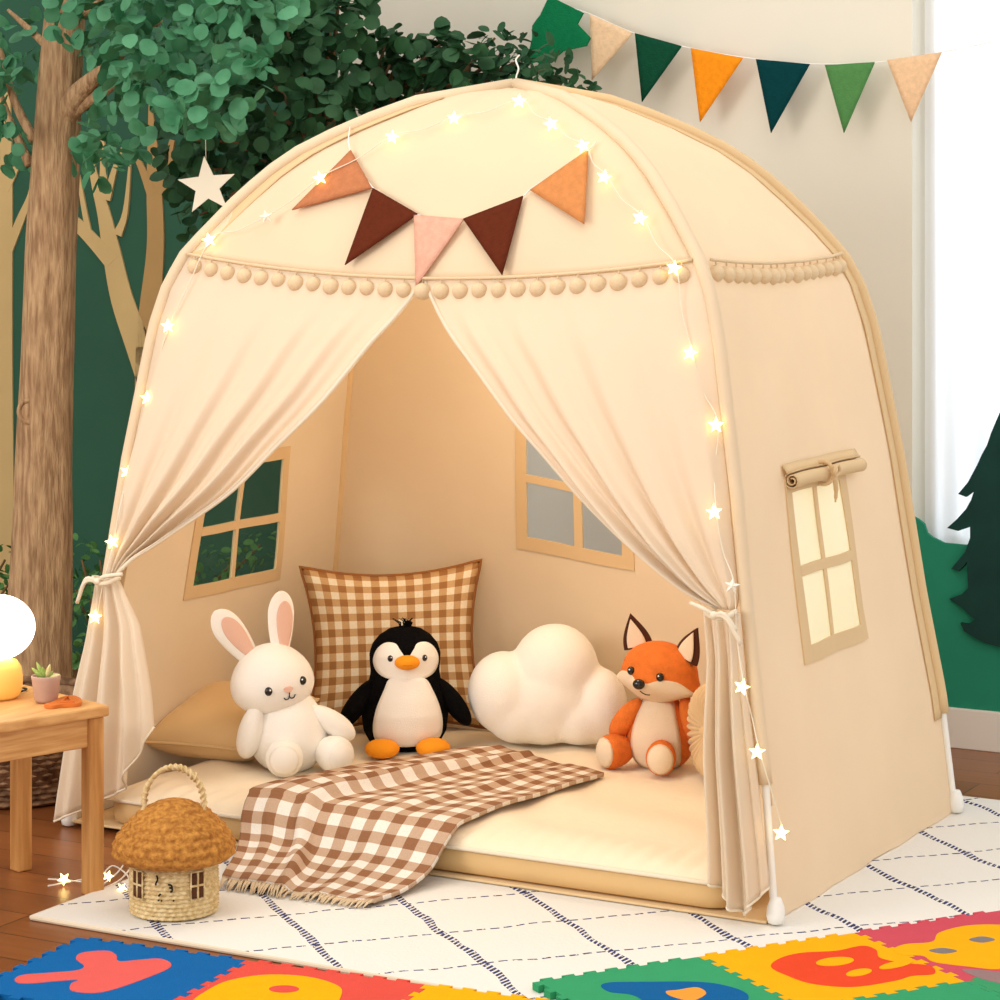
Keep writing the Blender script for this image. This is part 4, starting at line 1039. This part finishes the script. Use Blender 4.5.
# front tree with the thick trunk
def tpx(px, py, y=.2): return at_y(px, py, y)
tr = thing('artificial_tree', 'tall artificial tree with thick tan bark trunk and pale round leaves', 'tree', (-1.36, .2, 0))
b = MB(); P = [tpx(37, 738), tpx(38, 690), tpx(41, 600), tpx(44, 500), tpx(46, 400), tpx(49, 300), tpx(53, 200), tpx(57, 120), tpx(62, 50), tpx(67, -20), tpx(72, -80)]
P[0].z = .002; P = resample(smooth_line(P, 4), 60); n = 40; b0 = len(b.v)
wid = lambda z: interp(z, [0, .15, .4, .65, .9, 1.15, 1.4, 1.9], [.086, .078, .070, .063, .060, .057, .052, .040])
for i, p in enumerate(P):
    for a in range(n):
        th = 2*pi*a/n; r = wid(p.z)*(1+.035*math.sin(th*5+p.z*3)+.025*math.sin(th*11-p.z*5)+.02*math.sin(th*3+p.z*14))
        b.vert(p+Vector((r*math.cos(th), r*math.sin(th), 0)))
for i in range(len(P)-1):
    for a in range(n): a2 = (a+1) % n; b.face(b0+i*n+a, b0+i*n+a2, b0+(i+1)*n+a2, b0+(i+1)*n+a)
b.face(*[b0+a for a in range(n)][::-1]); b.face(*[b0+(len(P)-1)*n+a for a in range(n)])
trunk = b.build('trunk', bark, tr)
kn = at_y(34, 409, .2)-_f*.060
b = MB(); b.ell(kn, (.024, .014, .027), (0, 0, YAW), n=20, k=12)
b.tube([kn+_r*.022*math.cos(t)+Vector((0, 0, .025*math.sin(t)))-_f*.008 for t in [2*pi*i/24 for i in range(24)]], .006, 6, closed=True); b.build('knot', bark, trunk)
def clear_of_trunk(p):
    q = p-Vector((-1.33, .2, p.z)); return not (abs(q.dot(_r)+.0) < .054 and q.dot(_f) < .05)
KEEP = clear_of_trunk
b, cs_ = clusters([(12, 20, 48), (45, 45, 42), (15, 90, 40), (8, 140, 30), (30, 165, 22), (18, 118, 26), (100, 20, 40), (150, 25, 52), (110, 75, 34), (160, 85, 46), (205, 50, 50), (200, 105, 34), (235, 20, 48), (240, 70, 30), (118, 128, 34), (95, 148, 26), (60, -40, 60), (160, -50, 60), (-50, 60, 60), (270, -10, 45), (102, 170, 16), (215, 118, 22), (190, 60, 40), (130, 50, 40)], .12, .16, 64, .021)
b.build('foliage', leaf_a, tr); KEEP = None
b = MB()
top = P[38]
for px, py in ((112, 62), (160, 20), (205, 40)): 
    q = at_y(px, py, .15); s0 = at_y(60, 122, .2); b.tube(smooth_line([s0, s0.lerp(q, .35)+Vector((0, 0, .015)), s0.lerp(q, .7)+Vector((0, 0, .01)), q], 5), [lerp(.034 if px == 112 else .015, .008, i/15) for i in range(16)], 10)
for pts in ([(34, 140), (14, 100), (4, 62), (-6, 30)], [(30, 165), (10, 120), (0, 90)], [(62, 60), (30, 30), (8, 10)], [(70, 20), (150, -20), (220, -20)]):
    q = smooth_line([at_y(px, py, .2) for px, py in pts], 5); b.tube(q, [lerp(.012, .004, i/(len(q)-1)) for i in range(len(q))], 8)
b.build('branches', bark, tr)
def back_tree(name, label, base, spec, y, jit, n, r, m, asp, dens=1.0, trad=.02):
    t_ = thing(name, label, 'tree', (base[0], base[1], 0))
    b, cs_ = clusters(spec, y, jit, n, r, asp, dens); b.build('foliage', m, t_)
    b = MB(); zt_ = max(.5, sum(c.z for c in cs_)/len(cs_)-.12); top = Vector((base[0], base[1], zt_))
    b.tube([(base[0], base[1], .001), (base[0]+.01, base[1], zt_*.5), top], [trad*1.2, trad, trad*.8], 12); b.build('trunk', twig_m, t_)
    b = MB()
    for c in cs_: b.tube(smooth_line([top, top.lerp(c, .5)+Vector((0, 0, .02)), c], 4), [lerp(trad*.5, .003, i/8) for i in range(9)], 6)
    b.build('branches', twig_m, t_); return t_
back_tree('leafy_tree', 'leafy tree in shade-darkened green behind the white star and tent shoulder', (-.84, .60),
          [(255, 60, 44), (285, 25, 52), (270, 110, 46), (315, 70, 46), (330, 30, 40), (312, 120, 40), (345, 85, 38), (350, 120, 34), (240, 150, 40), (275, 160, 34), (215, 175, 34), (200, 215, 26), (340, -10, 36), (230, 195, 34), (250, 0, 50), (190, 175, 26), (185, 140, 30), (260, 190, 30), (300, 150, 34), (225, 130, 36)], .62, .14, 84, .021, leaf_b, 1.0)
back_tree('round_leaf_shrub', 'dense shrub in shade-darkened green rising behind the tent top left of the fir flag', (-.84, .80),
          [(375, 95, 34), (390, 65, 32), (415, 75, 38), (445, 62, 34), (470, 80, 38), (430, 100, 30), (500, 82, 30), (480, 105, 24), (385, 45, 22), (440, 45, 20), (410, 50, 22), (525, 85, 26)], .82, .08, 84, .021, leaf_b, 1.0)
back_tree('spiky_shrub', 'spiky shrub in shade-darkened green behind the green fir tree flag and tent peak', (-.68, .84),
          [(500, 55, 26), (520, 60, 28), (545, 70, 28), (560, 85, 24), (500, 75, 24), (575, 92, 16), (597, 92, 8), (495, 38, 10)], .84, .05, 120, .018, leaf_c, .5)
def bush(name, label, spec, y, jit, base, n=90, r=.013):
    t_ = thing(name, label, 'plant', (base[0], base[1], 0))
    b, cs_ = clusters(spec, y, jit, n, r, .6); b.build('foliage', leaf_d, t_)
    b = MB()
    for c in cs_: b.tube(smooth_line([(base[0]+R.uniform(-.03, .03), base[1]+R.uniform(-.03, .03), .001), Vector((base[0], base[1], 0)).lerp(c, .6), c], 4), [.005]*5+[.003]*4, 6)
    b.build('stems', twig_m, t_)
bush('bushy_plant', 'small leafy bush between the bark trunk and the tent', [(82, 560, 26), (90, 600, 28), (80, 640, 30), (92, 660, 26), (100, 560, 18), (76, 590, 22), (110, 600, 30), (130, 560, 26), (150, 600, 40), (200, 570, 30), (235, 560, 22), (260, 545, 20), (180, 620, 36)], .72, .06, (-1.55, .74))
bush('bushy_plant', 'small leafy bush left of the bark trunk above the globe lamp', [(5, 560, 22), (0, 600, 28), (12, 640, 26), (-20, 580, 40), (-30, 640, 40), (12, 580, 18)], .66, .06, (-2.05, .66))
# hanging white star
ys = .12; sc_ = at_y(207, 186, ys); kk = depth(sc_)/F
b = MB(); b.prism([sc_+_r*x*kk+Vector((0, 0, z*kk)) for x, z in [(a*math.cos(.10)-c*math.sin(.10), a*math.sin(.10)+c*math.cos(.10)) for a, c in star_pts(30, 12.5)]], _f*.006)
so = tag(b.build('star_ornament', mat('cream_card', (244, 236, 216), .8), loc=sc_, smooth=False), 'cream cardboard star hanging from the tree left of the tent top', 'ornament')
b = MB(); b.tube([sc_+Vector((-.005, .003, 27*kk)), at_y(205, 110, ys)], .0008, 5); b.build('thread', wire_m, so)

# ------------------------------------------------------------------ foam play mats
MZ = RUGT+.0005; MTH = .011
def wave(p, q, n=7, d=.0105, flip=1):
    p, q = Vector(p), Vector(q); t = (q-p); L_ = t.length; t.normalize(); nn = Vector((-t.y, t.x))*flip; out = [p.copy()]
    m = .05
    for i in range(n):
        a, c = m+(1-2*m)*(i+.15)/n, m+(1-2*m)*(i+.60)/n
        out += [p+t*L_*a, p+t*L_*(a-.008)+nn*d, p+t*L_*(c+.008)+nn*d, p+t*L_*c]
    return out
def tile(o2, ex, ey, i, j, s_, clip=None):
    """outline of lattice cell (i, j); edges always run along +ex or +ey so neighbours interlock"""
    v = lambda a, c: (o2[0]+ex[0]*a*s_+ey[0]*c*s_, o2[1]+ex[1]*a*s_+ey[1]*c*s_)
    bt, tp_ = wave(v(i, j), v(i+1, j)), wave(v(i, j+1), v(i+1, j+1)); lf, rg = wave(v(i, j), v(i, j+1)), wave(v(i+1, j), v(i+1, j+1))
    poly = bt+rg+[Vector(v(i+1, j+1))]+tp_[1:][::-1]+[Vector(v(i, j+1))]+lf[1:][::-1]
    return poly
def shrink(poly, k=.0006):
    n = len(poly); A = sum(poly[i].x*poly[(i+1) % n].y-poly[(i+1) % n].x*poly[i].y for i in range(n)); sg = 1 if A > 0 else -1; out = []
    for i in range(n):
        t = (poly[(i+1) % n]-poly[i-1]); 
        if t.length < 1e-9: out.append(poly[i]); continue
        t.normalize(); out.append(poly[i]+Vector((-t.y, t.x))*k*sg)
    return out
def foam(name_m, col): return mat(name_m, col, .85, bump=.25, bscale=500, noise=.04, nscale=30, spec=.06)
blue, red, yel, grn, pnk = foam('blue_foam', (16, 96, 160)), foam('red_foam', (216, 80, 68)), foam('yellow_foam', (238, 170, 12)), foam('green_foam', (54, 152, 102)), foam('pink_foam', (200, 78, 92))
dblue, ored, orng, gry, coral = foam('deep_blue_foam', (8, 92, 150)), foam('orange_red_foam', (224, 72, 40)), foam('orange_foam', (240, 152, 58)), foam('grey_foam', (128, 120, 118)), foam('coral_foam', (218, 94, 88))
def mat_tile(poly, m, label, inserts=()):
    c = sum(poly, Vector((0, 0)))/len(poly)
    t_ = thing('foam_mat_tile', label, 'play mat', (c.x, c.y, MZ), group='interlocking foam play mat tiles')
    b = MB(); b.prism([Vector((p.x, p.y, MZ)) for p in shrink(poly)], (0, 0, MTH)); b.build('tile', m, t_, smooth=False)
    for k, (pts, mm, nm, lv) in enumerate(inserts):
        b = MB(); b.prism([at_z(p[0], p[1], MZ+MTH) + Vector((0, 0, -.004)) for p in smooth_poly(pts, 6)], (0, 0, .0046+.0005*lv)); b.build(nm, mm, t_, smooth=False)
    return t_
def ovl(cx, cy, rx, ry, rot=0, n=10): return [(cx+rx*math.cos(t)*math.cos(rot)-ry*math.sin(t)*math.sin(rot), cy+rx*math.cos(t)*math.sin(rot)+ry*math.sin(t)*math.cos(rot)) for t in [2*pi*i/n for i in range(n)]]
oa = at_z(77, 937, RUGT+.012); _q = at_z(425, 984, RUGT+.012)-oa; ang = math.atan2(_q.y, _q.x); exa = (math.cos(ang), math.sin(ang)); eya = (math.sin(ang), -math.cos(ang)); sA = _q.length/2
mat_tile(tile(oa, exa, eya, 0, 0, sA), blue, 'blue foam tile with a coral branching letter shape', [([(15, 979), (24, 975), (50, 973), (77, 970.5), (84, 966), (76, 959), (82, 953), (106, 951), (116, 955), (119, 961.5), (140, 960), (160, 959), (171, 964), (164, 971), (122, 987), (96, 993), (72, 991), (71, 984), (78, 980), (55, 981.5), (32, 983.5), (18, 983)], coral, 'letter_shape', 0)])
mat_tile(tile(oa, exa, eya, 1, 0, sA), red, 'red foam tile with a big rounded yellow number shape', [([(192, 1003), (205, 992), (228, 981), (266, 975), (308, 977), (338, 986), (341, 996), (330, 1008), (290, 1022), (230, 1024), (200, 1016)], yel, 'number_shape', 0), (ovl(284, 989.5, 15, 3.6), red, 'number_hole', 1)])
ob = at_z(532, 982, RUGT+.012); _q = at_z(1000, 910, RUGT+.012)-ob; ob = (ob.x, ob.y); angb = math.atan2(_q.y, _q.x); exb = (math.cos(angb), math.sin(angb)); eyb = (math.sin(angb), -math.cos(angb)); sB = _q.length/3
# yellow tile of the left row, trimmed where the green tile of the right row begins
yt = tile(oa, exa, eya, 2, 0, sA)
def clip_half(poly, p0, n_):
    out = []; n = len(poly)
    for i in range(n):
        a, c = poly[i], poly[(i+1) % n]; da, dc = (a-p0).dot(n_), (c-p0).dot(n_)
        if da <= 0: out.append(a)
        if da*dc < 0: out.append(a.lerp(c, da/(da-dc)))
    return out
lf = wave(ob, (ob[0]+eyb[0]*sB, ob[1]+eyb[1]*sB))
p0 = Vector(ob)-Vector(exb)*.0005
yt = clip_half(yt, p0, Vector(exb))
mat_tile(yt, yel, 'plain yellow foam tile between the red and green tiles')
mat_tile(tile(ob, exb, eyb, 0, 0, sB), grn, 'green foam tile with a deep blue shape at the bottom edge', [([(601, 986), (612, 982.5), (650, 982), (695, 982), (722, 985), (744, 992), (748, 1000), (735, 1012), (690, 1018), (655, 1012), (642, 1000), (630, 994.5), (610, 992)], dblue, 'number_shape', 0), ([(666, 992), (678, 990.5), (697, 988), (706, 994), (692, 1001), (672, 997)], orng, 'number_hole', 1)])
mat_tile(tile(ob, exb, eyb, 1, 0, sB), yel, 'yellow foam tile with an orange red number eight shape', [([(771, 967), (780, 958.5), (802, 953), (836, 951), (862, 946), (876, 950), (880, 958), (902, 963), (930, 966), (934, 974), (912, 976), (894, 981), (853, 987), (813, 984), (788, 976)], ored, 'number_shape', 0), (ovl(835, 962, 19, 4.2, -.08), yel, 'number_hole', 1), (ovl(859, 973, 13, 3.4, -.15), yel, 'number_hole', 1), (ovl(896, 965, 17, 3.2, -.2), yel, 'number_hole', 1)])
mat_tile(tile(ob, exb, eyb, 2, 0, sB), pnk, 'pink foam tile with a yellow shape at the right edge', [([(893, 950), (905, 944.5), (932, 942), (939, 933), (966, 926), (1000, 925), (1035, 929), (1050, 942), (1030, 958), (1002, 969), (967, 966.5), (934, 962), (923, 956), (903, 955)], yel, 'number_shape', 0), ([(969, 940), (982, 937), (995, 940), (982, 943)], gry, 'number_hole', 1), ([(929, 951), (943, 948.5), (957, 951.5), (943, 954)], gry, 'number_hole', 1)])
mat_tile(tile(ob, exb, eyb, 1, 1, sB), grn, 'plain green foam tile in front of the yellow and orange red tile')
mat_tile(tile(ob, exb, eyb, 2, 1, sB), foam('sage_foam', (60, 150, 100)), 'green foam tile with a grey shape at the bottom right corner', [([(962, 970), (985, 970.5), (1010, 974), (1030, 980), (1010, 984), (985, 980)], foam('mauve_foam', (148, 118, 118)), 'number_shape', 0)])
mat_tile(tile(ob, exb, eyb, 3, 0, sB), blue, 'blue foam tile past the pink tile at the right')
